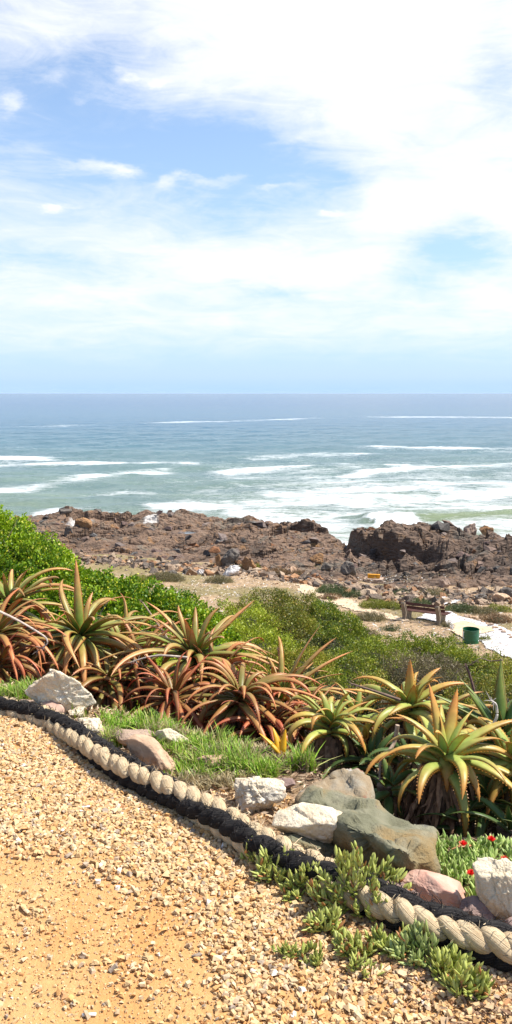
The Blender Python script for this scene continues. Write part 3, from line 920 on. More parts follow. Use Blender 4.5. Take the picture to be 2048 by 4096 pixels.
aloe(775, 2605, 5.0, .46, .075, 30, MIX, 308, 'green aloe with a broad upright front leaf, third rosette from the left', droop=1.35, skirt=20,
     explicit=[(270, 62, .45, .05), (20, 42, .95, .15), (150, 55, .9, .7), (170, 30, 1.2, 1.0), (185, 15, 1.3, .9), (345, 15, 1.1, .9), (10, 20, .9, 1.1)])
aloe(690, 2760, 4.5, .34, .045, 26, RED2, 309, 'small dark red aloe above the narrow white rock', droop=1.7, skirt=30, explicit=[(150, 35, 1.0, 1.9), (170, 25, 1., 2.1), (40, 40, .8, .2), (290, 0, 1.0, 1.0), (265, -20, .9, .6), (310, -10, 1.1, .8)])
aloe(300, 2700, 4.9, .34, .06, 20, RED, 310, 'shaded aloe under the large one, right behind the white rock', droop=1.5, e_hi=60)
aloe(430, 2690, 4.9, .40, .055, 24, RED, 311, 'hanging orange aloe below and right of the large one', droop=1.9, e_hi=55, skirt=18)
aloe(860, 2690, 4.9, .42, .055, 26, RED, 312, 'bushy orange aloe between the third rosette and the curled one', droop=1.5, skirt=14)
aloe(960, 2765, 4.4, .40, .058, 32, RED, 313, 'curled pink aloe in the middle of the thicket, over its brown stem', droop=1.9, skirt=45,
     explicit=[(190, 45, .7, 2.6), (215, 45, .65, 2.6), (340, 25, 1.2, 1.1), (320, 15, 1.25, 1.1), (305, 5, 1.2, 1.0), (235, 0, .9, 1.0), (10, 35, 1.1, 1.4)])
aloe(1120, 2775, 4.7, .42, .058, 28, MIX, 314, 'aloe with three pink leaves fanned up to the right, against the olive scrub', droop=1.5,
     explicit=[(25, 65, 1.0, .35), (15, 55, 1.0, .45), (8, 42, 1.05, .45), (0, 22, 1.1, 1.0), (330, 15, 1.1, 1.2)])
aloe(1060, 2870, 4.25, .34, .05, 24, RED2, 315, 'red aloe low in the middle above the yellow leaf', droop=1.7, skirt=30)
aloe(1205, 2860, 4.4, .34, .05, 22, RED, 316, 'orange aloe squeezed left of the yellow green skirted one', droop=1.6, skirt=20)
aloe(820, 2860, 4.6, .32, .045, 22, RED2, 317, 'dark red aloe hanging between the small and the curled rosettes', droop=1.8, skirt=30, e_hi=60)
GR2 = 'yellow green aloes on the right'
aloe(1325, 2870, 3.9, .28, .058, 24, YEL, 318, 'yellow green aloe with orange tips over a thick skirt of dead leaves', droop=1.8, e_lo=12, skirt=240, explicit=[(300, 35, 1.1, 1.9), (190, 40, 1.0, 1.9), (170, 45, .8, 1.5), (20, 35, .8, .6), (350, 20, 1.0, 1.0)], group=GR2)
aloe(1425, 2830, 4.2, .28, .05, 18, YEL, 319, 'smaller lime aloe just behind the skirted yellow green one', droop=1.3, skirt=110, group=GR2)
aloe(1640, 2800, 4.0, .32, .060, 24, YEL, 320, 'bright lime aloe with a short upright leaf against the olive scrub', droop=1.4, skirt=120,
     explicit=[(270, 60, .5, .05), (155, 50, 1.1, 1.6), (180, 25, 1.1, .5), (30, 60, .8, .9), (10, 40, 1.0, 1.0), (90, 85, .7, .1), (350, 15, 1.2, .8)], group=GR2)
aloe(1760, 2830, 4.1, .36, .055, 18, MIX, 321, 'orange edged aloe lying between the lime aloe and the tall green one', droop=1.2, skirt=40, e_hi=55, explicit=[(335, 15, 1.1, .7), (345, 22, 1.2, .7), (170, 10, 1., .6)], group=GR2)
aloe(1780, 3000, 3.35, .315, .066, 24, YEL, 322, 'nearest aloe, pale yellow green with wide arching leaves over a brown skirt', droop=1.25, e_lo=12, skirt=300,
     explicit=[(195, 35, 1.05, 1.5), (115, 72, .95, .25), (160, 60, .95, 1.4), (290, 25, .95, 1.9), (320, 12, 1.35, 1.4), (340, 5, 1.5, 1.2), (0, 28, 1.15, 1.7), (15, 35, 1.2, .7), (60, 60, .9, .1), (262, 0, .55, 1.6)], group=GR2)
aloe(2000, 2900, 3.75, .29, .075, 14, GRN, 323, 'tall dark green aloe with broad upright leaves at the right edge', droop=.5, e_hi=85, e_lo=25, skirt=20,
     explicit=[(150, 55, 1.0, .3), (95, 85, 1.0, .0), (80, 80, 1.1, .1), (165, 25, 1.2, .4), (175, 35, 1.2, .3)], group=GR2)
aloe(2060, 3020, 3.4, .34, .07, 22, YEL, 324, 'yellow aloe at the right edge reaching leftward with long flat leaves', droop=1.3, skirt=40, explicit=[(185, 30, 1.0, .9), (200, 10, 1.0, .8), (230, 0, 1.0, 1.3), (255, -10, 1.0, 1.2)], group=GR2)
aloe(1960, 3170, 3.3, .27, .055, 20, GRN, 325, 'dark shaded aloe low at the right edge behind the ice plant', droop=1.2, e_lo=-30, group=GR2)
aloe(1850, 3250, 3.25, .22, .05, 16, DKG, 326, 'deep green aloe in the shadow under the nearest aloe', droop=1.0, e_hi=60, group=GR2)
aloe(2050, 3290, 3.1, .24, .055, 16, DKG, 327, 'deep green aloe cut by the right edge above the cream stone', droop=1.0, group=GR2)
aloe(1560, 3120, 3.45, .20, .052, 16, GRN, 328, 'small green aloe offset behind the grey boulder', droop=1.2, group=GR2)
aloe(1480, 3010, 3.8, .24, .052, 16, DKG, 329, 'dark aloe deep in the shade between two dead leaf skirts', droop=.9, group=GR2)
aloe(1640, 3000, 3.7, .2, .05, 14, DKG, 330, 'shaded aloe shoots left of the nearest aloe skirt', droop=1.0, skirt=120, group=GR2)
aloe(1250, 3130, 3.3, .17, .036, 14, GRN, 331, 'small grey green aloe growing at the left side of the boulder', droop=.9, e_hi=75, e_lo=10, group=GR2)
aloe(1175, 3190, 3.1, .12, .04, 9, DKG, 332, 'little dark aloe between the two white stones', droop=1.0, group=GR2)

# dry flower stalks and sticks
def stick(pts, r0, col, label, name='dry_stalk'):
    P = np.array([at(a, b, y_) for a, b, y_ in pts])
    # smooth
    t = np.linspace(0, len(P) - 1, 6 * len(P)); Ps = np.stack([np.interp(t, np.arange(len(P)), P[:, q]) for q in range(3)], -1)
    for _ in range(4): Ps[1:-1] = (Ps[:-2] + Ps[1:-1] * 2 + Ps[2:]) / 4
    mb = MB(); tube(mb, Ps, np.linspace(r0, r0 * .45, len(Ps)), 7, col)
    r = np.random.default_rng(int(abs(pts[0][0])) + 7)
    for k in range(12):
        q = Ps[-1 - k % 6]; d = r.normal(size=3) * .018
        tube(mb, [q, q + d * .6, q + d + [0, 0, -.006]], [.0022, .0016, .0008], 4, np.array(col) * .6)
    o = mb.build(name, M['twig'], loc=Ps[0])
    tag(o, label, 'dry stalk', 'dry stalks among the aloes')
stick([(-40, 2428, 4.6), (60, 2475, 4.65), (130, 2515, 4.7), (185, 2550, 4.7), (192, 2575, 4.7), (150, 2605, 4.7)], .008, (.50, .40, .33), 'pale pink dry stalk reaching in from the left edge over the red aloe')
stick([(670, 2555, 5.6), (620, 2480, 5.7), (575, 2415, 5.8), (560, 2400, 5.8)], .008, (.30, .21, .15), 'brown dry stalk leaning up against the bright green bush')
stick([(750, 2630, 4.7), (640, 2620, 4.7), (580, 2630, 4.7), (520, 2650, 4.7)], .008, (.46, .38, .30), 'pale dry stalk lying sideways left of the third rosette')
stick([(1130, 2690, 5.2), (1122, 2650, 5.2), (1112, 2612, 5.2), (1114, 2590, 5.2)], .006, (.28, .16, .12), 'short reddish dry stem standing against the olive scrub')
stick([(1860, 2970, 3.5), (1950, 2930, 3.5), (1990, 2870, 3.5), (1985, 2815, 3.5), (1960, 2800, 3.5)], .009, (.56, .50, .44), 'curved pale stalk hooked over the nearest aloe')
stick([(1600, 2800, 3.8), (1500, 2765, 3.8), (1400, 2733, 3.8)], .009, (.17, .11, .08), 'straight dark stalk pointing left out of the lime aloe')
stick([(1900, 2780, 4.6), (1885, 2720, 4.6), (1872, 2680, 4.6), (1860, 2655, 4.6)], .010, (.17, .10, .08), 'dark brown dead flower head standing above the right aloes')
stick([(1590, 2900, 3.5), (1580, 2970, 3.5), (1545, 3020, 3.45), (1520, 3040, 3.45), (1518, 3120, 3.4)], .010, (.34, .25, .18), 'bent grey stem hanging between the dead leaf skirts')
stick([(2010, 2640, 4.5), (1960, 2645, 4.6), (1920, 2630, 4.6), (1880, 2660, 4.6)], .004, (.22, .15, .11), 'thin bare twig arching at the top right of the aloes')
stick([(1700, 3400, 3.0), (1830, 3415, 3.0), (1950, 3400, 3.0), (2060, 3370, 3.0)], .006, (.33, .24, .17), 'long thin twig lying on top of the ice plant')

# ------------------------------------------------------------------ stones
def ico(sub):
    bm = bmesh.new(); bmesh.ops.create_icosphere(bm, subdivisions=sub, radius=1)
    v = np.array([q.co[:] for q in bm.verts]); f = np.array([[w.index for w in g.verts] for g in bm.faces]); bm.free()
    return v, f


ICO5 = ico(6); ICO4 = ico(4); ICO3 = ico(3)


def stone(bbox, mat, label, dr=.7, seed=1, planes=16, rough=.07, ang=0.0, name='stone', group='loose stones along the rope', fine=.012, tiltx=0.0, rnd=.0, shore=False, sink=.12, pf=(.60, .92), cat='stone', sub=ICO5, base=None, hmin=.02):
    x0, x1, r0, r1 = bbox
    g = base if base is not None else hit((x0 + x1) / 2, r1)
    dist = math.sqrt(g[0] ** 2 + g[1] ** 2 + (CZ - g[2]) ** 2)
    Wd = (x1 - x0) / F * dist; Vh = (r1 - r0) / F * dist
    D = Wd * dr
    a = math.atan2(CZ - g[2], g[1])
    H = max((Vh - D * math.sin(a) * .6) / math.cos(a), hmin, .3 * Vh)
    r = np.random.default_rng(seed)
    v, f = sub
    N = r.normal(size=(planes, 3)); N /= np.linalg.norm(N, axis=1)[:, None]
    h = pf[0] + (pf[1] - pf[0]) * r.random(planes)
    den = v @ N.T
    rad = np.where(den > .05, h[None] / np.maximum(den, .05), 9)
    k = 70.0
    sm = -np.log(np.exp(-k * np.minimum(rad, 2.2)).sum(1) + np.exp(-k * 1.34)) / k
    sm = sm * (1 - rnd) + rnd * .85
    sm = sm + rough * fbm(v[:, 0] * 2.2, v[:, 1] * 2.2, v[:, 2] * 2.2, s=seed, o=5) + fine * 1.5 * fbm(v[:, 0] * 9, v[:, 1] * 9, v[:, 2] * 9, s=seed + 3, o=3)
    fa, ea = facets(v[:, 0] + .6 * v[:, 2], v[:, 1] - .5 * v[:, 2], .55, seed + 8, .8)
    if rnd == 0: fb, eb = facets(v[:, 0] - .5 * v[:, 2], v[:, 1] + .7 * v[:, 2], .26, seed + 19, .9)
    if rnd == 0: sm = sm + rough * 1.1 * fa - rough * .25 * (1 - ea) + rough * .55 * fb
    P = v * sm[:, None]
    P = P / (np.abs(P).max(0)[None])
    P = P * np.array([Wd / 2, D / 2, H / 2 * (1 + sink)])
    ca, sa = math.cos(ang), math.sin(ang)
    if tiltx:
        ct, st = math.cos(tiltx), math.sin(tiltx)
        P = P @ np.array([[ct, 0, -st], [0, 1, 0], [st, 0, ct]])
    P = P @ np.array([[ca, sa, 0], [-sa, ca, 0], [0, 0, 1]])
    c = np.array([(x0 + x1) / 2, 0, 0])
    cen = np.array([g[0], g[1] + D * .5, 0]); 
    cen[0] = g[0] * (cen[1] / g[1])
    gz = Ts(cen[0], cen[1]) if not shore else g[2]
    cen[2] = max(gz, g[2] - .03) + H / 2 * (1 - sink)
    o = build(name, P, f, mat, smooth=not shore, loc=[float(q) for q in cen])
    tag(o, label, cat, group)
    return o


gS = 'loose stones along the rope'
stone((98, 385, 2672, 2885), M['white'], 'big rugged white rock beside the grass tuft at the left end of the rope', .5, 401, rough=.10)
stone((150, 262, 2806, 2890), M['pinkround'], 'smooth pinkish rounded stone in front of the big white rock', .8, 402, planes=6, rnd=.6, rough=.02, fine=.002)
stone((78, 150, 2800, 2842), M['brown'], 'small brown stone tucked left of the pinkish rounded stone', .8, 403)
stone((-70, 95, 2785, 2822), M['tan'], 'flat tan stone behind the black end of the rope', .5, 404)
stone((275, 345, 2828, 2890), M['white'], 'pale stone wedged under dry roots right of the big white rock', .8, 405)
stone((305, 418, 2868, 2972), M['white'], 'pointed white stone right behind the cream start of the rope', .8, 406, tiltx=.3, rough=.09)
stone((468, 665, 2915, 3005), M['brown'], 'brown fissured slab lying in the grass', .55, 407, tiltx=.12, rough=.08)
stone((605, 768, 2915, 3000), M['cream'], 'narrow cream stone upper right of the fissured brown slab', .45, 408, tiltx=.28)
stone((492, 725, 2965, 3118), M['tan'], 'large tan wedge shaped slab against the cream rope', .55, 409, tiltx=.42, planes=9, rough=.04)
stone((780, 985, 3032, 3098), M['tan'], 'thin flat tan slab half hidden in the grass', .35, 410, tiltx=.2)
stone((925, 1142, 3113, 3270), M['white'], 'rounded white rock between the grass and the larger white rock', .75, 411, rough=.11, fine=.02)
stone((1060, 1180, 3118, 3185), M['purple'], 'dark grey stone behind the rounded white rock', .7, 412)
stone((1085, 1425, 3238, 3440), M['white'], 'large pale block of white rock in front of the grey boulder', .55, 413, rough=.07, planes=10, tiltx=-.05)
stone((1030, 1345, 3335, 3490), M['grey'], 'low grey green rock pinned between rope and pale block', .6, 414, planes=8, tiltx=.15)
stone((1500, 1770, 3550, 3665), M['purple'], 'purple brown rock directly behind the black rope strands', .5, 415, planes=8, tiltx=.33)
stone((1628, 1905, 3545, 3685), M['pink'], 'pink granular rock right of the grey boulder', .6, 416, planes=8, tiltx=.30, rough=.03)
stone((1808, 1985, 3625, 3735), M['purple'], 'two toned rock with a cream corner at the end of the pink one', .6, 417, planes=8, tiltx=.25)
stone((1895, 2110, 3490, 3730), M['cream'], 'large cream rock cut by the right edge beside the ice plant', .75, 418, rough=.08, fine=.02)
stone((1975, 2130, 3700, 3790), M['purple'], 'dark wedge of rock under the large cream rock', .6, 419)
stone((1738, 1778, 3490, 3530), M['cream'], 'small pebble at the foot of the grey boulder', .8, 420, sub=ICO4)
stone((1660, 1700, 3505, 3530), M['tan'], 'tiny brown pebble in the shadow under the grey boulder', .8, 421, sub=ICO4)
stone((1700, 1735, 3630, 3662), M['tan'], 'small orange pebble resting against the black strands', .8, 422, sub=ICO4, base=hit(1717, 3640))
for k, (a, b, w, lab) in enumerate([(55, 2855, 62, 'orange lump stone left of the others under the black rope end'), (20, 2858, 50, 'brown lump stone at the very left edge under the rope'), (108, 2878, 44, 'small tan lump stone between two orange ones under the rope'),
                               (150, 2892, 58, 'rounded orange stone under the black rope'), (212, 2918, 56, 'orange red stone where the cream strands begin'), (243, 2860, 30, 'small cream stone resting against the pinkish rounded stone')]):
    stone((a - w * .6, a + w * .6, b - w * .8, b + 4), M['tan' if k % 2 else 'orange' if False else 'tan'], lab, .9, 430 + k, planes=8, rnd=.4, sub=ICO4, sink=.05)


def hull_stone(pts, mat, label, seed, name='boulder', amp=.012, cuts=4):
    P = []
    for a, b, y_ in pts:
        q = at(a, b, y_)
        P.append(Vector(q))
        if q[2] < .12: P.append(Vector((q[0], q[1], -.06)))
    c = sum(P, Vector()) / len(P)
    bm = bmesh.new()
    for q in P: bm.verts.new(q - c)
    bmesh.ops.convex_hull(bm, input=bm.verts)
    for v in [v for v in bm.verts if not v.link_faces]: bm.verts.remove(v)
    bmesh.ops.triangulate(bm, faces=bm.faces)
    bmesh.ops.bevel(bm, geom=list(bm.edges), offset=.007, segments=1, affect='EDGES')
    bmesh.ops.triangulate(bm, faces=bm.faces)
    for _ in range(cuts + 1):
        el = [e for e in bm.edges if e.calc_length() > .022]
        if el: bmesh.ops.subdivide_edges(bm, edges=el, cuts=1)
        bmesh.ops.triangulate(bm, faces=bm.faces)
    for _ in range(1): bmesh.ops.smooth_vert(bm, verts=bm.verts, factor=.3, use_axis_x=True, use_axis_y=True, use_axis_z=True)
    bm.normal_update()
    V = np.array([v.co[:] for v in bm.verts]); N = np.array([v.normal[:] for v in bm.verts])
    d = amp * fbm(V[:, 0] * 9, V[:, 1] * 9, V[:, 2] * 9, s=seed, o=5)
    f, e = facets(V[:, 0] * 1.0 + V[:, 2] * .7, V[:, 1] - V[:, 2] * .6, .14, seed, .7)
    V = V + N * (d + amp * .9 * f)[:, None]
    Fc = np.array([[v.index for v in g.verts] for g in bm.faces]); bm.free()
    o = build(name, V, Fc, mat, smooth=True, loc=tuple(c))
    tag(o, label, 'boulder', gS)
    return o


hull_stone([(1190, 3215, 2.85), (1230, 3150, 2.95), (1400, 3170, 2.95), (1490, 3205, 2.9), (1738, 3318, 2.72), (1752, 3350, 2.62), (1300, 3300, 2.74), (1420, 3276, 2.64), (1612, 3400, 2.34),
            (1748, 3482, 2.42), (1722, 3525, 2.5), (1585, 3515, 2.5), (1450, 3450, 2.62), (1250, 3400, 2.8), (1740, 3440, 2.75), (1250, 3290, 2.95)], M['grey'],
           'big grey green boulder with a dark undercut front, the largest stone', 501, amp=.036)
hull_stone([(1188, 3195, 2.92), (1200, 3160, 2.98), (1275, 3108, 3.02), (1352, 3074, 3.05), (1432, 3070, 3.05), (1462, 3100, 3.0), (1492, 3190, 2.95), (1480, 3250, 2.88), (1420, 3235, 2.84), (1330, 3225, 2.84),
            (1200, 3260, 2.86), (1250, 3290, 2.95), (1500, 3260, 3.1), (1440, 3150, 3.2)], M['lichen'],
           'rust stained grey boulder rising behind the largest one', 502, amp=.026)

# ------------------------------------------------------------------ the rope
t = np.linspace(0, len(ROPE) - 1, 600)
PR = np.stack([np.interp(t, np.arange(len(ROPE)), ROPE[:, q]) for q in range(3)], -1)
for _ in range(60): PR[1:-1] = (PR[:-2] + PR[1:-1] * 2 + PR[2:]) / 4
SLn = np.concatenate([[0], np.cumsum(np.linalg.norm(np.diff(PR, axis=0), axis=1))])
PXs = 1024 + PR[:, 0] / PR[:, 1] * F * 1.0
PXs = 1024 + PR[:, 0] / (PR[:, 1] * math.cos(PITCH) + (CZ - PR[:, 2]) * math.sin(PITCH)) * F
PHI = np.interp(PXs, [-250, 0, 200, 330, 520, 700, 900, 1250, 1480, 1600, 2300], [132, 130, 122, 66, 45, 15, -38, -45, -112, -128, -138])
SIZ = np.interp(PXs, [0, 250, 500, 900, 2048], [.86, .86, .90, .93, .98])
TNr = np.gradient(PR, axis=0); TNr /= np.linalg.norm(TNr, axis=1)[:, None]
SIDE = np.cross(TNr, np.array([0, 0, 1.0])); SIDE /= np.linalg.norm(SIDE, axis=1)[:, None]   # points to the camera side (right of travel)
UPr = np.cross(SIDE, TNr)


def rope_pt(s, ang, rad):
    p = np.stack([np.interp(s, SLn, PR[:, q]) for q in range(3)], -1)
    sd = np.stack([np.interp(s, SLn, SIDE[:, q]) for q in range(3)], -1); up = np.stack([np.interp(s, SLn, UPr[:, q]) for q in range(3)], -1)
    return p + rad[:, None] * (np.sin(ang)[:, None] * sd + np.cos(ang)[:, None] * up)


root = empty('mooring_rope', tuple(PR[300] - [0, 0, .07]), 'thick plaited mooring rope of black and cream strands edging the gravel path', 'rope')
mbs = {0: MB(), 1: MB()}
pitch = .130; total = SLn[-1]
hair = MB()
r = np.random.default_rng(77)
for colm in range(4):
    kind = colm % 2
    s0 = .03 + (.5 * pitch if kind else 0)
    sgn = 1 if kind == 0 else -1
    while s0 < total - .1:
        for half in (-1, 1):
            sc = s0 + half * pitch * .215 + r.normal() * .002
            u = np.linspace(-1, 1, 15)
            f = float(np.interp(sc, SLn, SIZ))
            s = np.clip(sc + u * .060 * f, 0, total)
            ph = R(1) * (np.interp(sc, SLn, PHI) + colm * 90)
            ang = ph + sgn * u * R(50)
            rad = (.038 - .021 * np.abs(u) ** 3) * f * (1 + r.normal() * .05)
            P = rope_pt(s, ang, rad)
            tr = (.0290 * (1 - .42 * np.abs(u) ** 3)) * f * (1 + r.normal() * .06)
            tube(mbs[kind], P, tr, 14, (.5, .5, .5))
            nh = 40 if kind else 12
            for q in range(nh):
                i_ = r.integers(2, 13); aa = r.random() * 6.28
                pp = P[i_] + np.array([math.cos(aa) * tr[i_], math.sin(aa) * tr[i_] * .6, abs(math.sin(aa)) * tr[i_]])
                d = r.normal(size=3) * .015
                tube(hair, [pp - d * .5, pp + d * .3 + [0, 0, .003], pp + d], [.0011, .0011, .0006], 3, (.03, .026, .024) if kind else (.55, .42, .26), cap=False)
        s0 += pitch
mbs[0].build('cream_strands', M['ropecream'], root, smooth=True)
mbs[1].build('black_strands', M['ropeblack'], root, smooth=True)
hair.build('loose_fibres', M['litter'], root)

# ------------------------------------------------------------------ gravel
def chips(P, size, col, name, mat, squash=.6, parent=None):
    n = len(P)
    base = np.array([[-1, -1, -1], [1, -1, -1], [1, 1, -1], [-1, 1, -1], [-1, -1, 1], [1, -1, 1], [1, 1, 1], [-1, 1, 1]], float)
    V = base[None] * (1 + .36 * rng.normal(size=(n, 8, 3)))
    V[:, 4:, :2] *= (.45 + .4 * rng.random((n, 1, 1)))
    asp = np.stack([1.15 + .4 * rng.random(n), .75 + .35 * rng.random(n), squash * (.7 + .5 * rng.random(n))], -1)
    V = V * asp[:, None] * (size[:, None, None] * .5)
    a = rng.random(n) * 6.28; tl = rng.normal(size=n) * .35
    ct, st = np.cos(tl), np.sin(tl)
    x, y, z = V[..., 0], V[..., 1], V[..., 2]
    x, z = x * ct[:, None] - z * st[:, None], x * st[:, None] + z * ct[:, None]
    ca, sa = np.cos(a), np.sin(a)
    x, y = x * ca[:, None] - y * sa[:, None], x * sa[:, None] + y * ca[:, None]
    V = np.stack([x, y, z], -1) + P[:, None]
    fq = np.array([[0, 3, 2, 1], [4, 5, 6, 7], [0, 1, 5, 4], [1, 2, 6, 5], [2, 3, 7, 6], [3, 0, 4, 7]])
    Qd = (np.arange(n)[:, None, None] * 8 + fq[None]).reshape(-1, 4)
    return build(name, V.reshape(-1, 3), Qd, mat, parent, np.repeat(col, 8, 0))


SB = np.array([atz(a, b, 0) for a, b in [(-400, 3300), (0, 3386), (250, 3450), (419, 3500), (652, 3620), (800, 3750), (860, 3950), (900, 4200)]])


def gravel_pal(n):
    base = np.array([[.50, .32, .15], [.55, .38, .20], [.45, .25, .10], [.58, .44, .27], [.38, .26, .16], [.44, .33, .23], [.30, .25, .21], [.52, .26, .08], [.66, .60, .52], [.40, .17, .07], [.17, .15, .15]])
    w = np.array([.24, .22, .15, .12, .07, .06, .02, .075, .012, .02, .012]); w /= w.sum()
    c = base[rng.choice(len(base), n, p=w)]
    c = c * .72 + np.array([.54, .37, .18]) * .28
    return c * (.88 + .30 * rng.random((n, 1)))


N0 = 150000
gx_ = rng.uniform(-2.2, 1.9, N0); gy_ = rng.uniform(1.15, 4.5, N0)
edge = rope_y(gx_) - .02
ok = gy_ < edge
sb = np.interp(gx_, SB[:, 0], SB[:, 1])
dsb = gy_ - sb + .10 * fbm(gx_ * 4, gy_ * 4, s=61)
dens = .03 + .85 * sstep(-.12, .25, dsb)
dens = dens + .20 * sstep(.15, .5, fbm(gx_ * 3, gy_ * 3, s=62)) + .10 * sstep(-.6, -.2, -gy_ + 1.2 + .0 * gx_)
patch = sstep(.2, .55, fbm(gx_ * 2.3 + 9, gy_ * 2.3, s=64))
dens = dens * (1 - .5 * patch * (gy_ < 2.7))
keep = ok & (rng.random(N0) < dens)
gx_, gy_ = gx_[keep], gy_[keep]
sz = .0058 + .0100 * rng.random(len(gx_)) ** 1.3 + .004 * (rng.random(len(gx_)) < .08)
sz *= np.where(gy_ < 2.4, 1.0, 1.08)
P = np.stack([gx_, gy_, T(gx_, gy_) + .008 + sz * .16 + rng.random(len(gx_)) * .006], -1)
o = chips(P, sz, gravel_pal(len(P)), 'gravel', M['gravel'], .52)
tag(o, 'tan and orange gravel chips spread over the sandy path', 'gravel', kind='stuff')
# fine grit
n = 60000
gx_ = rng.uniform(-1.6, 1.4, n); gy_ = rng.uniform(1.3, 4.2, n)
k = gy_ < rope_y(gx_); gx_, gy_ = gx_[k], gy_[k]
sz = .002 + .006 * rng.random(len(gx_)) ** 2.5
P = np.stack([gx_, gy_, T(gx_, gy_) + .0085], -1)
cc = gravel_pal(len(P)); cc[rng.random(len(P)) < .12] = (.40, .19, .07)
o = chips(P, sz, cc, 'gravel', M['gravel'], .8)
tag(o, 'fine red and tan grit in the path sand', 'gravel', kind='stuff')
# stones mixed into the soil behind the rope
n = 5200
gx_ = rng.uniform(-1.8, 1.6, n); gy_ = rope_y(gx_) + .02 + .55 * rng.random(n) ** 1.2
k = fbm(gx_ * 5, gy_ * 5, s=66) > -.15; gx_, gy_ = gx_[k], gy_[k]
sz = .006 + .013 * rng.random(len(gx_)) ** 1.5
P = np.stack([gx_, gy_, T(gx_, gy_) + sz * .2], -1)
o = chips(P, sz, gravel_pal(len(P)), 'gravel', M['gravel'], .75)
tag(o, 'scattered chips in the soil behind the rope', 'gravel', kind='stuff')

# leaf litter and bark behind the rope
def litter(n, name, label, fx, size, pal, lift=.01):
    x, y = fx(n)
    z = T(x, y) + lift * rng.random(n)
    a = rng.random(n) * 6.28
    D = np.stack([np.cos(a), np.sin(a), .25 * rng.normal(size=n)], -1)
    c = np.array(pal)[rng.integers(0, len(pal), n)] * (.7 + .6 * rng.random((n, 1)))
    s = size * (.4 + rng.random(n))
    V, Qd, C = leaf_cloud(np.stack([x, y, z], -1), D, s, s * .22, c)
    o = build(name, V, Qd, M['litter'], None, C)
    tag(o, label, 'litter', kind='stuff')


def fx1(n):
    x = rng.uniform(-1.7, 1.6, n); y = rope_y(x) + .05 + (YE(x) + .06 - rope_y(x)) * rng.random(n) ** .9
    return x, y
litter(13000, 'leaf_litter', 'dry brown leaf litter and roots on the soil behind the rope', fx1, .035, [(.30, .19, .11), (.42, .30, .19), (.20, .12, .07), (.52, .40, .27)], .02)


def fx2(n):
    y = rng.uniform(22, 40, n); x = rng.uniform(-.26, .36, n) * y
    return x, y
litter(26000, 'shell_litter', 'bits of white shell and dry straw strewn over the sandy clearing', fx2, .11, [(.62, .56, .48), (.48, .36, .24), (.30, .22, .12), (.20, .16, .07), (.70, .66, .62)], .04)


def fx3(n):
    x = rng.normal(.62, .22, n) ; y = rope_y(x) - .02 - np.abs(rng.normal(0, .16, n))
    return x, y
litter(3200, 'leaf_litter', 'dry twigs and brown leaves under the succulents in front of the rope', fx3, .03, [(.28, .16, .09), (.42, .28, .17), (.18, .11, .07)], .02)

# ------------------------------------------------------------------ grass
def grass(regions, n, name, label, hgt, pal):
    Vs, Qs, Cs, off = [], [], [], 0
    xs, ys = [], []
    for (a, b, rx, ry, w) in regions:
        c = hit(a, b); k = int(n * w)
        tx = max(1, k // 22)
        cx = c[0] + rng.normal(size=tx) * rx * .5; cy = c[1] + rng.normal(size=tx) * ry * .5
        xs.append(np.repeat(cx, 22) + rng.normal(size=tx * 22) * .012); ys.append(np.repeat(cy, 22) + rng.normal(size=tx * 22) * .012)
    x = np.concatenate(xs); y = np.concatenate(ys)
    k = y > rope_y(x) + .06
    x, y = x[k], y[k]; n = len(x)
    z = T(x, y)
    H = hgt * (.4 + 1.1 * rng.random(n)) * (.75 + .6 * sstep(-.3, .4, fbm(x * 6, y * 6, s=15))); a = rng.random(n) * 6.28; lean = np.abs(rng.normal(size=n)) * .55 + .1
    d = np.stack([np.cos(a), np.sin(a), 0 * a], -1); sdv = np.stack([-np.sin(a), np.cos(a), 0 * a], -1)
    w = .0026 + .002 * rng.random(n)
    base = np.stack([x, y, z], -1)
    rows = []
    for t in (0, .4, .75, 1.0):
        p = base + d * (H * lean * t ** 2)[:, None] + np.array([0, 0, 1]) * (H * (t - .25 * lean * t * t))[:, None]
        ww = (w * (1 - t ** 1.5) + .0003)[:, None]
        rows += [p - sdv * ww, p + sdv * ww]
    V = np.stack(rows, 1)
    q = np.array([[0, 1, 3, 2], [2, 3, 5, 4], [4, 5, 7, 6]])
    Qd = (np.arange(n)[:, None, None] * 8 + q[None]).reshape(-1, 4)
    c = np.array(pal)[rng.integers(0, len(pal), n)] * (.75 + .5 * rng.random((n, 1)))
    o = build(name, V.reshape(-1, 3), Qd, M['grass'], None, np.repeat(c, 8, 0))
    tag(o, label, 'grass', kind='stuff')


GP = [(.18, .34, .025), (.26, .42, .04), (.14, .26, .02), (.34, .44, .06), (.42, .40, .14)]
grass([(50, 2795, .16, .10, .16), (10, 2780, .18, .1, .10), (110, 2790, .1, .08, .08), (460, 2890, .10, .12, .08), (560, 2930, .12, .12, .10), (700, 3010, .14, .14, .13), (640, 2900, .14, .10, .08), (800, 3090, .14, .10, .12),
       (860, 3060, .16, .14, .13), (980, 3080, .14, .12, .10), (760, 2990, .14, .12, .10), (1040, 3100, .12, .06, .10), (1190, 3080, .09, .05, .05), (430, 2980, .07, .1, .04), (330, 2880, .06, .06, .02)],
      4300, 'grass', 'bright green grass tufts between the rope and the aloes', .062, GP)
grass([(430, 2960, .12, .12, .2), (700, 2960, .2, .12, .25), (1000, 3040, .22, .12, .35), (850, 3140, .15, .06, .2)], 6500, 'grass', 'straw coloured dry grass among the green tufts', .042, [(.42, .34, .18), (.34, .26, .13), (.50, .42, .25)])

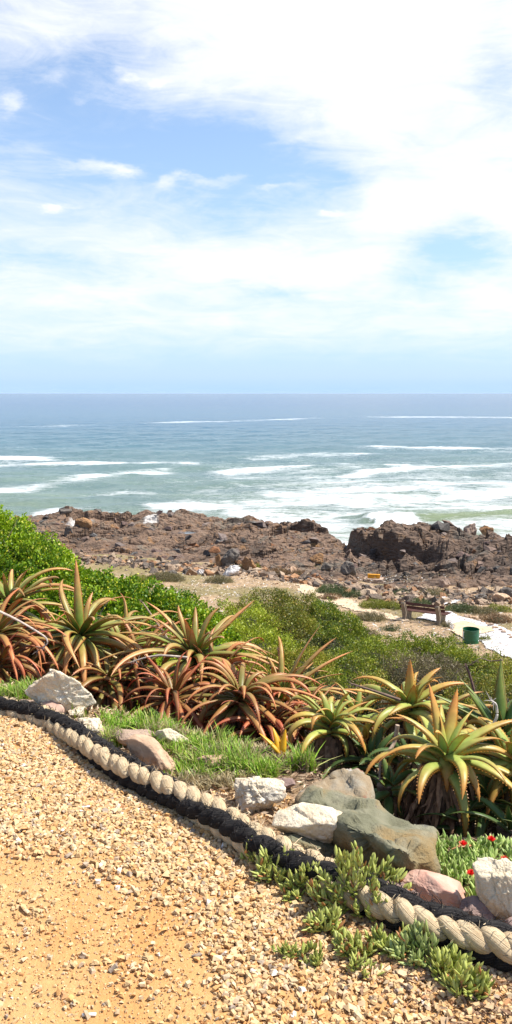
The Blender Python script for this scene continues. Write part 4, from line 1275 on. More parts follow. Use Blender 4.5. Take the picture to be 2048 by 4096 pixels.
# ------------------------------------------------------------------ succulents
def spindle(mb, P, D, Ln, W, C, n=5, bend=.2, tipc=None):
    """fleshy pointed leaves, vectorised"""
    k = len(P)
    D = D / np.linalg.norm(D, axis=1)[:, None]
    S = np.cross(D, np.array([0.03, .02, 1.0])); S /= np.linalg.norm(S, axis=1)[:, None] + 1e-9
    U = np.cross(S, D)
    ts = np.array([0, .25, .55, .82, 1.0]); wd = np.array([.45, .85, 1.0, .62, .06])
    a = np.linspace(0, 2 * np.pi, n, endpoint=False)
    rows = []
    for t, w in zip(ts, wd):
        c = P + D * (Ln * t)[:, None] + U * (bend * Ln * t * t)[:, None]
        ring = c[:, None] + (W * w)[:, None, None] * .5 * (np.cos(a)[None, :, None] * S[:, None] + .55 * np.sin(a)[None, :, None] * U[:, None])
        rows.append(ring)
    V = np.stack(rows, 1).reshape(k, -1, 3)
    i, j = np.meshgrid(np.arange(4), np.arange(n), indexing='ij'); jn = (j + 1) % n
    q = np.stack([i * n + j, i * n + jn, (i + 1) * n + jn, (i + 1) * n + j], -1).reshape(-1, 4)
    Qd = (np.arange(k)[:, None, None] * (5 * n) + q[None]).reshape(-1, 4)
    CC = np.repeat(C[:, None], 5 * n, 1)
    if tipc is not None: CC[:, -n:] = tipc
    mb.add(V.reshape(-1, 3), Qd, None, CC.reshape(-1, 3))


def succulent(a, b, wpx, hpx, ns, label, seed, leaf=.036, green=((.25, .30, .05), (.47, .49, .13)), lift=0.0, spread=1.0):
    g = hit(a, b)
    r = np.random.default_rng(seed)
    root = empty('succulent_plant', g, label, 'succulent', 'leafy succulents growing over the rope')
    dist = np.linalg.norm(g - [0, 0, CZ])
    rw = wpx / 2 / F * dist; rh = hpx / F * dist
    lm, sm = MB(), MB()
    ns = max(6, int(ns * .68))
    for k in range(ns):
        aa = r.random() * 6.28
        q = math.sqrt(r.random())
        end = g + np.array([math.cos(aa) * q * rw, math.sin(aa) * q * rw * .55 * spread, rh * (1 - .75 * q * q) * (.55 + .5 * r.random()) + lift])
        b0 = g + (end - g) * np.array([.25, .25, 0]) + r.normal(size=3) * .006
        mid = (b0 + end) / 2 + np.array([0, 0, -.01]) + r.normal(size=3) * .012
        P = np.array([b0, mid, end])
        tt = np.linspace(0, 1, 7)[:, None]
        C_ = (1 - tt) ** 2 * P[0] + 2 * tt * (1 - tt) * (2 * P[1] - .5 * P[0] - .5 * P[2]) + tt ** 2 * P[2]
        tube(sm, C_, np.linspace(.0032, .0018, 7), 5, (.36, .18, .10) if r.random() < .6 else (.34, .27, .17))
        n = 12
        u = np.linspace(.35, 1.0, n) if rh > .05 else np.linspace(.15, 1.0, n)
        Pp = np.stack([np.interp(u, tt[:, 0], C_[:, q2]) for q2 in range(3)], -1)
        ax = (C_[-1] - C_[0]); ax /= np.linalg.norm(ax); ax = ax * .8 + np.array([0, 0, .35])
        rd = r.normal(size=(n, 3)); rd -= (rd @ ax)[:, None] * ax * .5; rd /= np.linalg.norm(rd, axis=1)[:, None]
        D = rd * (1.2 - .6 * u)[:, None] + ax * (.35 + .5 * u)[:, None]
        tn = (np.clip(.25 + .5 * u + .22 * r.normal(size=n), 0, 1))[:, None]
        c = np.array(green[0]) * (1 - tn) + np.array(green[1]) * tn
        red = r.random(n) < .06
        c[red] = (.46, .20, .07)
        spindle(lm, Pp, D, leaf * (.6 + .5 * r.random(n)), leaf * .38 * (.8 + .4 * r.random(n)), c, bend=.22)
    lm.build('leaves', M['succ'], root, smooth=True)
    sm.build('stems', M['twig'], root)
    return root


succulent(1430, 3640, 360, 215, 80, 'tallest leafy succulent bush growing over the rope in front of the grey boulder', 601, lift=.02)
succulent(1520, 3690, 150, 170, 22, 'succulent sprigs beside the first bright cream strands', 602)
succulent(1120, 3520, 230, 110, 34, 'trailing succulent with upright tips at the left of the tallest one', 603)
succulent(1030, 3460, 110, 110, 12, 'leftmost upright succulent sprig in front of the black strands', 604)
succulent(1230, 3590, 190, 110, 30, 'succulent mound hanging from rope to gravel', 605)
succulent(1300, 3740, 130, 150, 20, 'succulent tuft below the mound, standing alone on gravel', 606)
succulent(1420, 3830, 200, 90, 26, 'low succulent tuft in the twigs below the rope', 607, leaf=.03)
succulent(1270, 3850, 110, 80, 14, 'small succulent tuft left of the low one', 608, leaf=.028)
succulent(1145, 3830, 92, 70, 16, 'separate round little succulent tuft on the gravel, farthest left', 609, leaf=.022)
succulent(1560, 3810, 210, 90, 26, 'flat succulent sprawl along the bottom of the rope', 610)
succulent(1690, 3840, 230, 130, 34, 'succulent with tall grey green tips in front of the cream strands', 611, green=((.21, .28, .07), (.38, .43, .15)))
succulent(1790, 3900, 190, 90, 26, 'succulent between the tall grey green one and the lowest one', 612)
succulent(1870, 3985, 150, 110, 24, 'lowest succulent tuft, nearest the bottom right corner', 613)
succulent(1440, 3900, 160, 60, 16, 'sparse succulent shoots nearest the open gravel', 614, leaf=.026)

# ice plant mat with red flowers
def iceplant(a, b, rx, ry, n, label, seed, flowers=()):
    g = hit(a, b)
    r = np.random.default_rng(seed)
    root = empty('ice_plant', g, label, 'ice plant', 'ice plants by the cream rock')
    dist = np.linalg.norm(g - [0, 0, CZ])
    RXm, RYm = rx / F * dist, ry / F * dist * 1.9
    n = int(n * .62)
    th = r.random(n) * 6.28; q = np.sqrt(r.random(n))
    x = g[0] + np.cos(th) * q * RXm; y = g[1] + np.sin(th) * q * RYm
    P = np.stack([x, y, T(x, y) + .02 * r.random(n)], -1)
    D = np.stack([r.normal(size=n) * .55, r.normal(size=n) * .55, np.ones(n)], -1)
    tn = r.random((n, 1))
    C = np.array((.17, .27, .05)) * (1 - tn) + np.array((.48, .58, .18)) * tn
    lm = MB()
    ln = .024 + .026 * r.random(n)
    spindle(lm, P, D, ln, .0135 + .003 * r.random(n), C, 6, .08, tipc=(.40, .42, .16))
    lm.build('leaves', M['succ'], root, smooth=True)
    for (fa, fb) in flowers:
        c = hit(fa, fb + 12) + np.array([0, 0, .055])
        fm = MB()
        k = 42; aa = np.linspace(0, 6.28, k); el = r.random(k) * 1.1 + .2
        D = np.stack([np.cos(aa) * np.cos(el), np.sin(aa) * np.cos(el), np.sin(el)], -1)
        spindle(fm, np.repeat(c[None], k, 0), D, np.full(k, .019), np.full(k, .0035), np.repeat(np.array([[.80, .02, .02]]), k, 0), 4, .1)
        fm.build('flower', M['succ'], root)


iceplant(1800, 3470, 85, 60, 330, 'ice plant with a red flower beside the grey boulder', 701, [(1850, 3430)])
iceplant(1900, 3500, 90, 60, 330, 'ice plant with a low red flower in front of the cream rock', 702, [(1882, 3550)])
iceplant(1990, 3440, 100, 55, 330, 'ice plant with red flowers behind the cream rock', 703, [(1962, 3415), (2014, 3497)])
iceplant(1850, 3560, 70, 50, 170, 'ice plant fringe along the pink rock', 704)
iceplant(1800, 3400, 120, 40, 160, 'sparse ice plant under the dead aloe leaves', 705)
# green sprouts by the yellow leaf
for k, (a, b, w, h, lab) in enumerate([(1075, 2990, 70, 90, 'little green seedling shrub left of the yellow leaf'), (985, 2990, 60, 50, 'low green sprout at the foot of the curled aloe'), (600, 2905, 100, 90, 'green seedling under the small dark red aloe'), (30, 2755, 90, 40, 'green sprout in the grass at the left edge')]):
    succulent(a, b, w, h, 14, lab, 640 + k, leaf=.018, green=((.12, .22, .03), (.22, .36, .06)))

# yellow leaf, fallen leaves, cigarette butts
def dead_leaf(a, b, ang, ln, w, col, label, e=10, dr=.5, lift=0.0, name='fallen_leaf', e_list=None):
    g = hit(a, b) + np.array([0, 0, .008 + lift])
    mb = MB()
    for (an, ee, lf) in (e_list or [(ang, e, 1.0)]):
        leaf_mesh(mb, g, R(an), R(ee), ln * lf, w, dr, np.array(col), np.array(col) * .95, np.array(col) * .9, int(a), teeth=False)
    o = mb.build(name, M['aloe'], loc=g, smooth=True)
    tag(o, label, 'leaf', 'fallen leaves')
dead_leaf(1125, 3040, 100, .12, .040, (.80, .46, .02), 'bright yellow upright leaf lying in the soil below the aloes', e_list=[(120, 60, 1.0), (160, 45, 1.1), (60, 75, .9)], dr=.3, lift=.02)
dead_leaf(1190, 3010, 300, .09, .035, (.50, .24, .13), 'pinkish brown curled leaf right of the yellow leaf', e=30, dr=1.0)
dead_leaf(1600, 3868, 10, .055, .02, (.46, .17, .05), 'orange brown leaf on the gravel below the rope', e=5, dr=.4)
dead_leaf(1330, 3825, 0, .045, .02, (.55, .20, .04), 'small orange leaf under the succulents', e=5, dr=.2)
dead_leaf(1880, 3425, 200, .08, .02, (.50, .25, .12), 'tan dry leaf lying in the ice plant', e=10, dr=.4, lift=.03)
for k, (a, b, an, lab, tan) in enumerate([(888, 3405, 80, 'white cigarette end standing out in the gravel below the black strands', 0), (680, 3240, 5, 'long cigarette end with a tan filter against the rope', 1), (1027, 3925, 85, 'cigarette end at the bottom centre of the gravel', 1), (280, 2998, 20, 'white cigarette end under the first cream strands', 0), (338, 3240, 10, 'flattened white scrap on the gravel at the left', 0), (351, 4078, 0, 'white scrap at the bottom left of the path', 0)]):
    g = hit(a, b) + np.array([0, 0, .012])
    d = np.array([math.cos(R(an)), math.sin(R(an)), .05])
    root = empty('cigarette_end', g, lab, 'cigarette end', 'cigarette ends and scraps on the gravel')
    mb = MB(); tube(mb, [g, g + d * .008, g + d * .022], .0042, 10, (.78, .76, .72)); mb.build('paper', M['paint'], root, smooth=True)
    mb = MB(); tube(mb, [g - d * .014, g - d * .006, g - d * .0005], .0043, 10, (.62, .36, .14) if tan else (.70, .66, .60)); mb.build('filter', M['paint'], root, smooth=True)

# ------------------------------------------------------------------ shore flat: shell path, sand patch, kerb stones
def poly_sheet(name, pxs, mat, lift, label, res=.18):
    W = [hit(a, b) for a, b in pxs]
    xs = [w[0] for w in W]; ys = [w[1] for w in W]
    nx = int((max(xs) - min(xs)) / res) + 2; ny = int((max(ys) - min(ys)) / res) + 2
    gx = np.linspace(min(xs), max(xs), nx); gy = np.linspace(min(ys), max(ys), ny)
    GX, GY = np.meshgrid(gx, gy)
    wob = .22 * fbm(GX * 1.3, GY * 1.3, s=8)
    inside = np.zeros(GX.shape, bool)
    n = len(W)
    for k in range(n):
        x1, y1, x2, y2 = xs[k], ys[k], xs[(k + 1) % n], ys[(k + 1) % n]
        cnd = ((y1 > GY) != (y2 > GY)) & (GX + wob < (x2 - x1) * (GY - y1) / (y2 - y1 + 1e-9) + x1)
        inside ^= cnd
    idx = np.arange(GX.size).reshape(GX.shape)
    cell = inside[:-1, :-1] & inside[1:, 1:] & inside[:-1, 1:] & inside[1:, :-1]
    i, j = np.nonzero(cell)
    Qd = np.stack([idx[i, j], idx[i, j + 1], idx[i + 1, j + 1], idx[i + 1, j]], -1)
    V = np.stack([GX.ravel(), GY.ravel(), T(GX, GY).ravel() + lift], -1)
    used = np.unique(Qd); mp = np.zeros(len(V), int); mp[used] = np.arange(len(used))
    o = build(name, V[used], mp[Qd], mat, smooth=True)
    tag(o, label, kind='structure')
    return o


poly_sheet('shell_path', [(1660, 2478), (1700, 2445), (1790, 2448), (1850, 2470), (1960, 2498), (2100, 2560), (2250, 2640), (2100, 2680), (2000, 2620), (1960, 2600), (1900, 2560), (1800, 2520), (1760, 2490)], M['shelly'], .03, 'white crushed shell path behind the bench', .05)
poly_sheet('sand_track', [(1790, 2500), (1850, 2486), (1960, 2510), (1990, 2530), (1920, 2545), (1850, 2555), (1810, 2530)], M['sandpatch'], .045, 'packed cream sand beside the bin', .09)
poly_sheet('sand_track', [(1180, 2330), (1250, 2345), (1400, 2400), (1500, 2440), (1640, 2475), (1640, 2500), (1560, 2480), (1450, 2450), (1350, 2430), (1200, 2370)], M['sandpatch'], .025, 'pale sandy track leading to the bench', .12)
poly_sheet('shell_patch', [(1160, 2312), (1280, 2316), (1290, 2332), (1170, 2330)], M['shelly'], .05, 'white shell patch right of the tan boulder', .09)
poly_sheet('shell_patch', [(1760, 2392), (1850, 2402), (1840, 2420), (1780, 2424)], M['shelly'], .08, 'white shell patch between the rocks above the bench', .09)

ks = []
for k in range(13):
    a = 1862 + k * 17 + random.uniform(-4, 4); b = 2468 + k * 5.6 + (k * k) * .22
    labs = ['first kerb stone of the shell path, nearest the bench', 'flat kerb stone right of the first one', 'third kerb stone of the shell path']
    ks.append((a, b))
for k, (a, b) in enumerate(ks):
    w = random.uniform(13, 24)
    g = hit(a, b)
    stone((a - w * .6, a + w * .6, b - w * .6, b + 2), M['tan' if k % 3 else 'brown'], 'small kerb stone in the row along the far side of the shell path', .8, 520 + k, planes=8, sub=ICO3, group='kerb stones along the shell path', name='kerb_stone', base=g, shore=True)

# rubble between sand and rocks, and individual shore boulders
n = 2600
s_ = rng.uniform(SL(150), SL(2150), n)
ynr = np.interp(s_, near_s, near_y)
dy = rng.normal(0, .8, n) + .3
extra = np.where((s_ > SL(1150)) & (s_ < SL(1750)), rng.uniform(-.6, 3, n), dy)
yy = ynr + extra
x = s_ * yy
sz = (.05 + .24 * rng.random(n) ** 4)
cp = np.array([(.22, .15, .10), (.30, .16, .08), (.16, .12, .09), (.34, .25, .17), (.27, .19, .13), (.12, .095, .075)])
cc = cp[rng.integers(0, 6, n)] * (.8 + .4 * rng.random((n, 1)))
zz = np.maximum(T(x, yy), rocks(x, yy)[0] * (yy > ynr + 1) + (yy <= ynr + 1) * -99)
_k = np.hypot(x - at(1495, 2318, 38.3)[0], yy - 37.6) > 1.9
x, yy, zz, sz, cc = x[_k], yy[_k], zz[_k], sz[_k], cc[_k]
P = np.stack([x, yy, zz + sz * .15], -1)
m_ = mat_attr('rubble rock', .9, 6, .35, 1.0, .06)
o = chips(P, sz * 1.3, cc, 'rubble', m_, .75)
tag(o, 'broken brown rock rubble along the landward edge of the shelf', 'rubble', kind='stuff')
# rubble over the shelf to roughen it
n = 1100
s_ = rng.uniform(SL(-60), SL(2120), n); ynr = np.interp(s_, near_s, near_y); yor = np.interp(s_, cr_s, cr_y)
yy = ynr + 1.5 + (yor - ynr - 1.5) * rng.random(n); x = s_ * yy
k = fbm(x * .5, yy * .5, s=77) > -.05; x, yy = x[k], yy[k]; n = len(x)
sz = .10 + .40 * rng.random(n) ** 4
cp2 = np.array([(.13, .085, .07), (.20, .09, .04), (.09, .08, .07), (.17, .13, .11), (.19, .13, .10), (.06, .05, .045), (.12, .11, .10)])
cc = cp2[rng.integers(0, 7, n)] * (.75 + .5 * rng.random((n, 1)))
_k = np.hypot(x - at(1495, 2318, 38.3)[0], yy - 38.6) > 2.6
x, yy, sz, cc = x[_k], yy[_k], sz[_k], cc[_k]
P = np.stack([x, yy, rocks(x, yy)[0] + sz * .03], -1)
o = chips(P, sz * 1.25, cc, 'rubble', m_, .5)
tag(o, 'loose broken rock lying over the shelf', 'rubble', kind='stuff')

gR = 'boulders on the rocky shore'
for k, (bb, mt, lab, dr_) in enumerate([
    ((890, 968, 2248, 2306), 'guanorock', 'white crusted boulder at the top of the sandy clearing', .7),
    ((783, 822, 2275, 2300), 'guanorock', 'small white topped stone left of the white crusted boulder', .7),
    ((660, 712, 2280, 2302), 'darkstone', 'grey stone pair on the left of the clearing', .6),
    ((880, 960, 2190, 2268), 'darkstone', 'cracked grey boulder above the white crusted one', .7),
    ((855, 885, 2200, 2270), 'orange', 'orange stone left of the cracked grey boulder', .8),
    ((965, 1035, 2225, 2285), 'orange', 'rust brown boulder right of the white crusted one', .7),
    ((1140, 1188, 2262, 2302), 'tan', 'tan boulder leaning beside the rust red plant', .8),
    ((1238, 1308, 2212, 2262), 'orange', 'dark fronted tan boulder above the lime cushions', .7),
    ((1280, 1325, 2250, 2285), 'darkstone', 'grey flat boulder right of the lime cushions', .7),
    ((1360, 1440, 2240, 2298), 'darkstone', 'blackish boulder left of the yellow block', .6),
    ((252, 298, 2098, 2142), 'darkstone', 'brown rounded boulder in front of the rock pools', .8),
    ((296, 372, 2090, 2142), 'orange', 'orange faced boulder beside the rock pools', .7),
    ((222, 290, 2028, 2052), 'darkstone', 'pointed dark rock leaning out at the left end of the skyline', .5),
    ((368, 412, 2045, 2068), 'darkstone', 'rounded dark rock on the skyline left of the ridge', .8),
    ((1855, 1912, 2092, 2138), 'brown', 'squared grey block standing on the right outcrop', .7),
    ((1908, 1975, 2102, 2140), 'orange', 'flat topped brown block next to the squared grey one', .7),
    ((1750, 1800, 2308, 2350), 'brown', 'upright tan slab in the rubble above the bench', .6),
    ((1965, 2040, 2375, 2412), 'tan', 'orange tan boulder with a flat face near the right edge', .8),
    ((1975, 2060, 2350, 2400), 'darkstone', 'grey boulder behind the orange tan one', .7),
    ((2005, 2080, 2343, 2382), 'orange', 'bright orange rock at the right edge', .7),
    ((1900, 1960, 2372, 2405), 'darkstone', 'grey green slab left of the boulders at the right edge', .8),
    ((1700, 1760, 2060 + 35, 2120), 'darkstone', 'dark peak rock on top of the right outcrop', .8),
]):
    cx, by = (bb[0] + bb[1]) / 2, bb[3]
    d = ray(cx, by); ys = np.linspace(30, 64, 900); tt = ys / d[1]
    zr = rocks(d[0] * tt, ys)[0]; zr = np.maximum(zr, T(d[0] * tt, ys)); zz = CZ + d[2] * tt
    kk = int(np.argmax(zz < zr)) if (zz < zr).any() else 500
    g = np.array([d[0] * tt[kk], ys[kk], zr[kk]])
    stone(bb, M[mt], lab, dr_, 560 + k, planes=9, sub=ICO4, group=gR, name='shore_boulder', base=g, shore=True, rough=.14, pf=(.5, 1.0), sink=.4, cat='boulder', hmin=.1)

# ------------------------------------------------------------------ bench
gl = hit(1626, 2478); gr = hit(1757, 2500)
mid = (gl + gr) / 2; mid[2] = min(gl[2], gr[2])
ax = gr - gl; ang = math.atan2(ax[1], ax[0])
bench = empty('park_bench', mid, 'weathered brown slatted bench on concrete supports facing the sea', 'bench')
bench.rotation_euler = (0, -math.atan2(ax[2], math.hypot(ax[0], ax[1])) - .03, ang)
mid[2] = (gl[2] + gr[2]) / 2; bench.location = mid; bench.scale = (1.04, 1, .73)
WD = mat_ramp('brown bench wood', [(.3, (.055, .022, .016)), (.6, (.11, .045, .032)), (.8, (.16, .08, .055))], 6, .7, .4, .004)
CN = mat_ramp('rough concrete support', [(.3, (.15, .115, .075)), (.6, (.24, .19, .14)), (.8, (.30, .20, .09))], 9, .9, .7, .008)


def bxm(name, size, loc, mat, rot=(0, 0, 0), parent=None, bev=.008):
    bm = bmesh.new(); bmesh.ops.create_cube(bm, size=1)
    bmesh.ops.scale(bm, vec=size, verts=bm.verts)
    bev and bmesh.ops.bevel(bm, geom=list(bm.edges), offset=bev, segments=2, affect='EDGES')
    me = bpy.data.meshes.new(name); bm.to_mesh(me); bm.free(); me.materials.append(mat)
    o = bpy.data.objects.new(name, me); COL.objects.link(o); o.parent = parent; o.location = loc; o.rotation_euler = rot
    return o


def prism(name, outline, thick, loc, mat, parent, rough=.006):
    """outline in (y,z), extruded along x"""
    bm = bmesh.new()
    vs = [bm.verts.new((-thick / 2, a, b)) for a, b in outline]
    f = bm.faces.new(vs); ex = bmesh.ops.extrude_face_region(bm, geom=[f])
    for v in [g for g in ex['geom'] if isinstance(g, bmesh.types.BMVert)]: v.co.x = thick / 2
    bmesh.ops.recalc_face_normals(bm, faces=bm.faces)
    bmesh.ops.bevel(bm, geom=list(bm.edges), offset=.012, segments=2, affect='EDGES')
    for v in bm.verts: v.co += Vector((random.gauss(0, rough), random.gauss(0, rough), random.gauss(0, rough))) * .4
    me = bpy.data.meshes.new(name); bm.to_mesh(me); bm.free(); me.materials.append(mat)
    o = bpy.data.objects.new(name, me); COL.objects.link(o); o.parent = parent; o.location = loc
    return o


half = np.linalg.norm(ax[:2]) / 2
out = [(-.20, -.08), (.34, -.08), (.30, .10), (.36, .37), (.44, .40), (.40, .435), (.02, .41), (-.10, .90), (-.21, .93), (-.24, .86), (-.16, .45), (-.15, .2)]
for sx in (-1, 1):
    prism('leg', out, .13, (sx * half, 0, 0), CN, bench)
for k, yv in enumerate((.07, .19, .31, .43)):
    bxm('seat_slat', (half * 2 + .42, .095, .038), (0, yv, .455), WD, parent=bench)
for k, (zv, yv) in enumerate(((.66, -.02), (.85, -.07))):
    bxm('back_slat', (half * 2 + .42, .035, .135), (0, yv, zv), WD, (R(-14), 0, 0), bench)

# ------------------------------------------------------------------ bin
gb = hit(1882, 2575)
rb = 30.5 / F * np.linalg.norm(gb - [0, 0, CZ])
gm_ = mat_ramp('green bin paint', [(.3, (.008, .085, .035)), (.7, (.012, .13, .05))], 3, .35, .15, .004, spec=.5)
bn = empty('litter_bin', gb, 'green open topped drum bin with white lettering at its sides', 'bin')
hb_ = 58 / F * np.linalg.norm(gb - [0, 0, CZ])
nseg = 48
prof = [(rb, -.1), (rb * 1.015, .0), (rb, .03), (rb, hb_ * .33), (rb * 1.02, hb_ * .35), (rb, hb_ * .37), (rb, hb_ * .66), (rb * 1.02, hb_ * .68), (rb, hb_ * .70), (rb, hb_ * .97), (rb * 1.03, hb_ * .98), (rb * 1.03, hb_), (rb * .97, hb_), (rb * .96, hb_ * .9), (rb * .96, .08), (0.001, .08)]
V, Qd = [], []
for (rr, z) in prof:
    for k in range(nseg):
        a = 2 * math.pi * k / nseg; V.append((rr * math.cos(a), rr * math.sin(a), z))
for i in range(len(prof) - 1):
    for k in range(nseg): Qd.append((i * nseg + k, i * nseg + (k + 1) % nseg, (i + 1) * nseg + (k + 1) % nseg, (i + 1) * nseg + k))
build('drum', V, np.array(Qd), gm_, bn, smooth=False)
lt = NT('white lettering'); LTM = lt.done(lt.princ((.75, .76, .74), .6))
mbx = MB()
# strokes of lettering wrapping the left and right sides
def patchb(a0, a1, z0, z1):
    aa = np.linspace(R(a0), R(a1), 6); Vv = []
    for z in (z0, z1):
        for q in aa: Vv.append(((rb + .004) * math.cos(q), (rb + .004) * math.sin(q), z))
    Qq = [(i, i + 1, i + 7, i + 6) for i in range(5)]
    mbx.add(np.array(Vv) + np.array(gb), Qq, None, (.8, .8, .8))
patchb(186, 196, hb_ * .40, hb_ * .86); patchb(190, 204, hb_ * .40, hb_ * .46); patchb(190, 202, hb_ * .80, hb_ * .86)
patchb(335, 345, hb_ * .42, hb_ * .62); patchb(340, 350, hb_ * .68, hb_ * .78); patchb(318, 345, hb_ * .26, hb_ * .32); patchb(348, 356, hb_ * .3, hb_ * .8)
mbx.build('lettering', LTM, bn)

# ------------------------------------------------------------------ yellow block on a concrete plinth
gy = at(1495, 2318, 38.3)
gzv = float(rocks(np.array([gy[0]]), np.array([gy[1]]))[0][0])
yb = empty('yellow_block', gy, 'yellow orange painted block with faded dark lettering on the rocks', 'block')
yb.rotation_euler = (0, 0, R(-12))
YM = mat_ramp('yellow orange paint', [(.3, (.62, .27, .02)), (.7, (.74, .36, .03))], 3, .6, .2, .004)
bxm('body', (.60, .14, .19), (0, 0, .17), YM, parent=yb)
fc = bpy.data.curves.new('lettering', 'FONT'); fc.body = 'DANGER'; fc.size = .115; fc.align_x = 'CENTER'; fc.align_y = 'CENTER'; fc.extrude = .002
fo = bpy.data.objects.new('tmp', fc); COL.objects.link(fo); bpy.context.view_layer.update(); me_ = bpy.data.meshes.new_from_object(fo.evaluated_get(bpy.context.evaluated_depsgraph_get())); bpy.data.objects.remove(fo); me_.name = 'lettering'; fo = bpy.data.objects.new('lettering', me_); COL.objects.link(fo); fo.parent = yb; fo.location = (-.02, -.073, .185); fo.rotation_euler = (R(90), 0, 0); fo.scale = (.85, .8, 1)
dm = NT('faded dark lettering'); me_.materials.clear(); me_.materials.append(dm.done(dm.princ((.16, .12, .03), .8)))
pl = prism('concrete_plinth', [(-.32, -.35), (.32, -.35), (.30, .02), (-.30, .02)], .92, tuple(gy + np.array([.0, .0, .05])), M['brown'], None)
pl.rotation_euler = (0, 0, R(-12)); tag(pl, 'low brown stone slab carrying the yellow block', 'plinth')

# ------------------------------------------------------------------ world, sun
SUN_AZ, SUN_EL = R(82), R(57)
sv = Vector((math.sin(SUN_AZ) * math.cos(SUN_EL), math.cos(SUN_AZ) * math.cos(SUN_EL), math.sin(SUN_EL)))
ld = bpy.data.lights.new('sun', 'SUN'); ld.energy = 4.6; ld.angle = R(.5); ld.color = (1, .955, .88)
lo = bpy.data.objects.new('sun', ld); COL.objects.link(lo); lo.rotation_euler = sv.to_track_quat('Z', 'Y').to_euler()

w = bpy.data.worlds.new('World'); scene.world = w; w.use_nodes = True
nt = w.node_tree; nt.nodes.clear()


class WN(NT):
    def __init__(s, t): s.t = t


k = WN(nt)
sky = k.n('ShaderNodeTexSky', sky_type='NISHITA'); sky.sun_disc = False
sky.sun_elevation = SUN_EL; sky.sun_rotation = SUN_AZ; sky.altitude = 0; sky.air_density = 1.0; sky.dust_density = .6; sky.ozone_density = 1.5
g = k.coord('Generated')
sp = k.n('ShaderNodeSeparateXYZ'); k.l(g, sp.inputs[0])
az = k.math('ARCTAN2', sp.outputs[0], sp.outputs[1])
el = k.math('ARCSINE', sp.outputs[2])


def ae(px, py):
    d = ray(px, py); return math.atan2(d[0], d[1]), math.atan2(d[2], math.hypot(d[0], d[1]))


cmb = k.n('ShaderNodeCombineXYZ'); k.l(az, cmb.inputs[0]); k.l(el, cmb.inputs[1])
ael = cmb.outputs[0]
# warp
wv = k.n('ShaderNodeTexNoise'); k.l(k.mapping(ael, (3, 7, 1)), wv.inputs['Vector']); wv.inputs['Scale'].default_value = 2.4; wv.inputs['Detail'].default_value = 10; wv.inputs['Roughness'].default_value = .66
vm = k.n('ShaderNodeVectorMath', operation='SUBTRACT'); k.l(wv.outputs['Color'], vm.inputs[0]); vm.inputs[1].default_value = (.5, .5, .5)
vs_ = k.n('ShaderNodeVectorMath', operation='MULTIPLY'); k.l(vm.outputs[0], vs_.inputs[0]); vs_.inputs[1].default_value = (.15, .060, 0)
va = k.n('ShaderNodeVectorMath', operation='ADD'); k.l(ael, va.inputs[0]); k.l(vs_.outputs[0], va.inputs[1])
wp = va.outputs[0]


def blob(px, py, rx, ry, amp, rot=0.0, soft=1.0):
    a0, e0 = ae(px, py)
    s1 = k.n('ShaderNodeVectorMath', operation='SUBTRACT'); k.l(wp, s1.inputs[0]); s1.inputs[1].default_value = (a0, e0, 0)
    mp = k.mapping(s1.outputs[0], (1, 1, 1), (0, 0, rot))
    s2 = k.n('ShaderNodeVectorMath', operation='MULTIPLY'); k.l(mp, s2.inputs[0]); s2.inputs[1].default_value = (F / rx, F / ry, 0)
    ln = k.n('ShaderNodeVectorMath', operation='LENGTH'); k.l(s2.outputs[0], ln.inputs[0])
    q = k.math('MULTIPLY', ln.outputs['Value'], ln.outputs['Value'])
    e = k.math('EXPONENT', k.math('MULTIPLY', q, -1.0 * soft))
    return k.math('MULTIPLY', e, amp)


tot = None
for b in [(640, 560, 520, 130, -.62, .12), (1000, 640, 330, 130, -.50, -.2), (150, 640, 420, 90, -.30), (260, 300, 420, 130, -.34, -.2), (1330, 760, 120, 110, -.42, -.4), (1800, 985, 150, 95, -.75, -.1), (1960, 1010, 120, 60, -.35, -.5), (1730, 1110, 190, 45, -.35, .3),
          (2000, 300, 130, 90, -.35, .7), (1050, 1170, 130, 22, -.35, .12), (2040, 650, 90, 30, -.3), (200, 1035, 330, 45, -.28, .1), (900, 870, 600, 90, -.16),
          (1400, 80, 900, 260, .60, 0), (1900, 480, 400, 200, .25), (1300, 520, 240, 100, .22, -.3), (1750, 790, 380, 120, .65, -.1), (2040, 900, 130, 110, .5), (1150, 1040, 620, 75, .50, .05), (900, 1110, 350, 60, .3), (200, 1190, 420, 50, .30, -.1), (2000, 1180, 260, 60, .45, .3),
          (60, 660 - 40, 200, 30, .15), (350, 655, 110, 20, .45), (470, 668, 60, 20, .5), (700, 718, 60, 24, .6), (820, 735, 80, 18, .4, .2), (910, 728, 50, 18, .35), (1080, 765, 60, 14, .4), (270, 822, 45, 14, .7), (1315, 865, 40, 10, .5), (525, 318, 45, 22, .4), (632, 328, 35, 18, .35), (12, 415, 40, 26, .5), (230, 300, 45, 24, .3), (290, 385, 40, 20, .25),
          (400, 1425, 500, 22, .12), (1500, 1280, 900, 60, .10), (1000, 1500, 3000, 75, -.62), (100, 130, 500, 60, .15, -.2)]:
    v = blob(*b)
    tot = v if tot is None else k.math('ADD', tot, v)
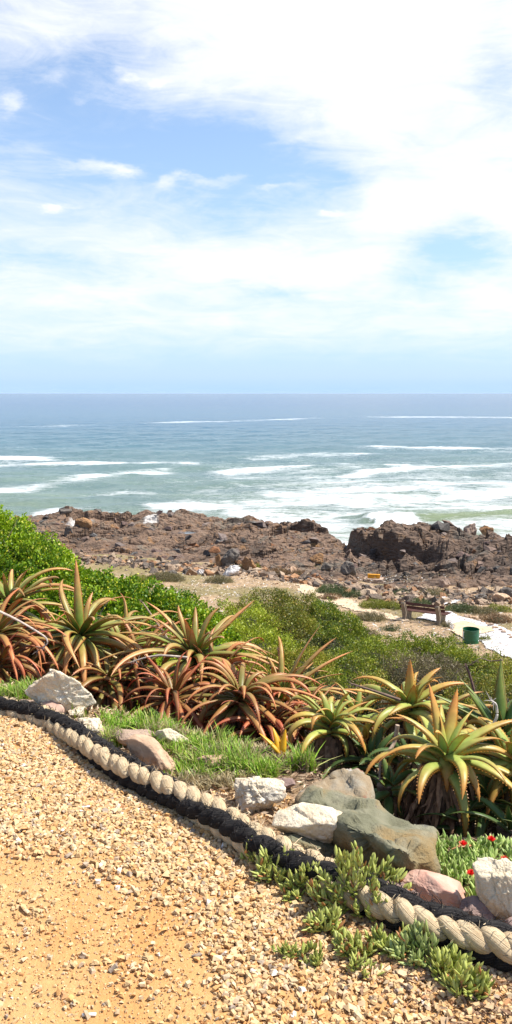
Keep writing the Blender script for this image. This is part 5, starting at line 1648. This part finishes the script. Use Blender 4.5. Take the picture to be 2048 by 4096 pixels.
# wispy streaks: cloud texture on a high flat layer, plus fine detail
zz = k.math('ADD', k.math('MAXIMUM', sp.outputs[2], 0.0), .10)
cx = k.math('DIVIDE', sp.outputs[0], zz); cy = k.math('DIVIDE', sp.outputs[1], zz)
cv = k.n('ShaderNodeCombineXYZ'); k.l(cx, cv.inputs[0]); k.l(cy, cv.inputs[1])
st1 = k.noise(k.mapping(cv.outputs[0], (1.0, 1.0, 1), (0, 0, .35)), 1.3, 12, .66, 1.1)
st2 = k.noise(k.mapping(ael, (6, 24, 1), (0, 0, .10)), 1.5, 12, .68, 1.2)
st = k.math('ADD', k.math('MULTIPLY', k.math('SUBTRACT', st1, .5), .95), k.math('MULTIPLY', k.math('SUBTRACT', st2, .5), .95))
cf = k.math('ADD', k.math('ADD', tot, st), .56)
cf = k.ramp(cf, [(0.0, 0.0), (.15, .06), (.5, .5), (.85, .93), (1.0, 1.0)])
# clouds cut back behind and overhead, out of view, to lower the ambient light
front = k.ramp(k.math('MULTIPLY', k.math('ADD', sp.outputs[1], 1.0), .5), [(.45, .25), (.72, 1.0)])
cf = k.math('MULTIPLY', cf, front)
cf = k.math('MULTIPLY', cf, k.ramp(sp.outputs[2], [(0.0, .12), (.035, .22), (.075, 1.0)]))
upf = k.ramp(sp.outputs[2], [(.50, 1.0), (.75, .35)])
cf = k.math('MULTIPLY', cf, upf)
blue = k.mix(1.0, sky.outputs[0], (1.10, 1.10, 1.15), 'MULTIPLY')
# pale marine air low over the horizon
low_ = k.ramp(sp.outputs[2], [(0.0, 1.0), (.02, .8), (.22, .35), (.45, 0.0)])
blue = k.mix(low_, blue, (2.75, 4.2, 6.0))
skyc = k.mix(cf, blue, (5.7, 5.9, 6.2))
bg = k.n('ShaderNodeBackground'); k.l(skyc, bg.inputs[0]); bg.inputs[1].default_value = .1
wo = k.n('ShaderNodeOutputWorld'); k.l(bg.outputs[0], wo.inputs[0])

# marine air
hz = bxm('haze', (1, 1, 1), (0, 0, 0), bpy.data.materials.new('haze air'), bev=.0)
hz.scale = (140000, 47000, 60); hz.location = (0, 21500, 18)
hm = hz.data.materials[0]; hm.use_nodes = True; hm.node_tree.nodes.clear()
ho = hm.node_tree.nodes.new('ShaderNodeOutputMaterial'); hv = hm.node_tree.nodes.new('ShaderNodeVolumePrincipled')
hv.inputs['Color'].default_value = (.70, .84, 1, 1); hv.inputs['Density'].default_value = .000010
hm.node_tree.links.new(hv.outputs[0], ho.inputs['Volume'])
tag(hz, 'thin marine haze softening the horizon', kind='stuff')

scene.view_settings.view_transform = 'Standard'
scene.view_settings.look = 'None'
scene.view_settings.exposure = .85
scene.view_settings.gamma = 1
scene.cycles.use_denoising = True
scene.cycles.max_bounces = 6
scene.cycles.caustics_reflective = False
scene.cycles.caustics_refractive = False
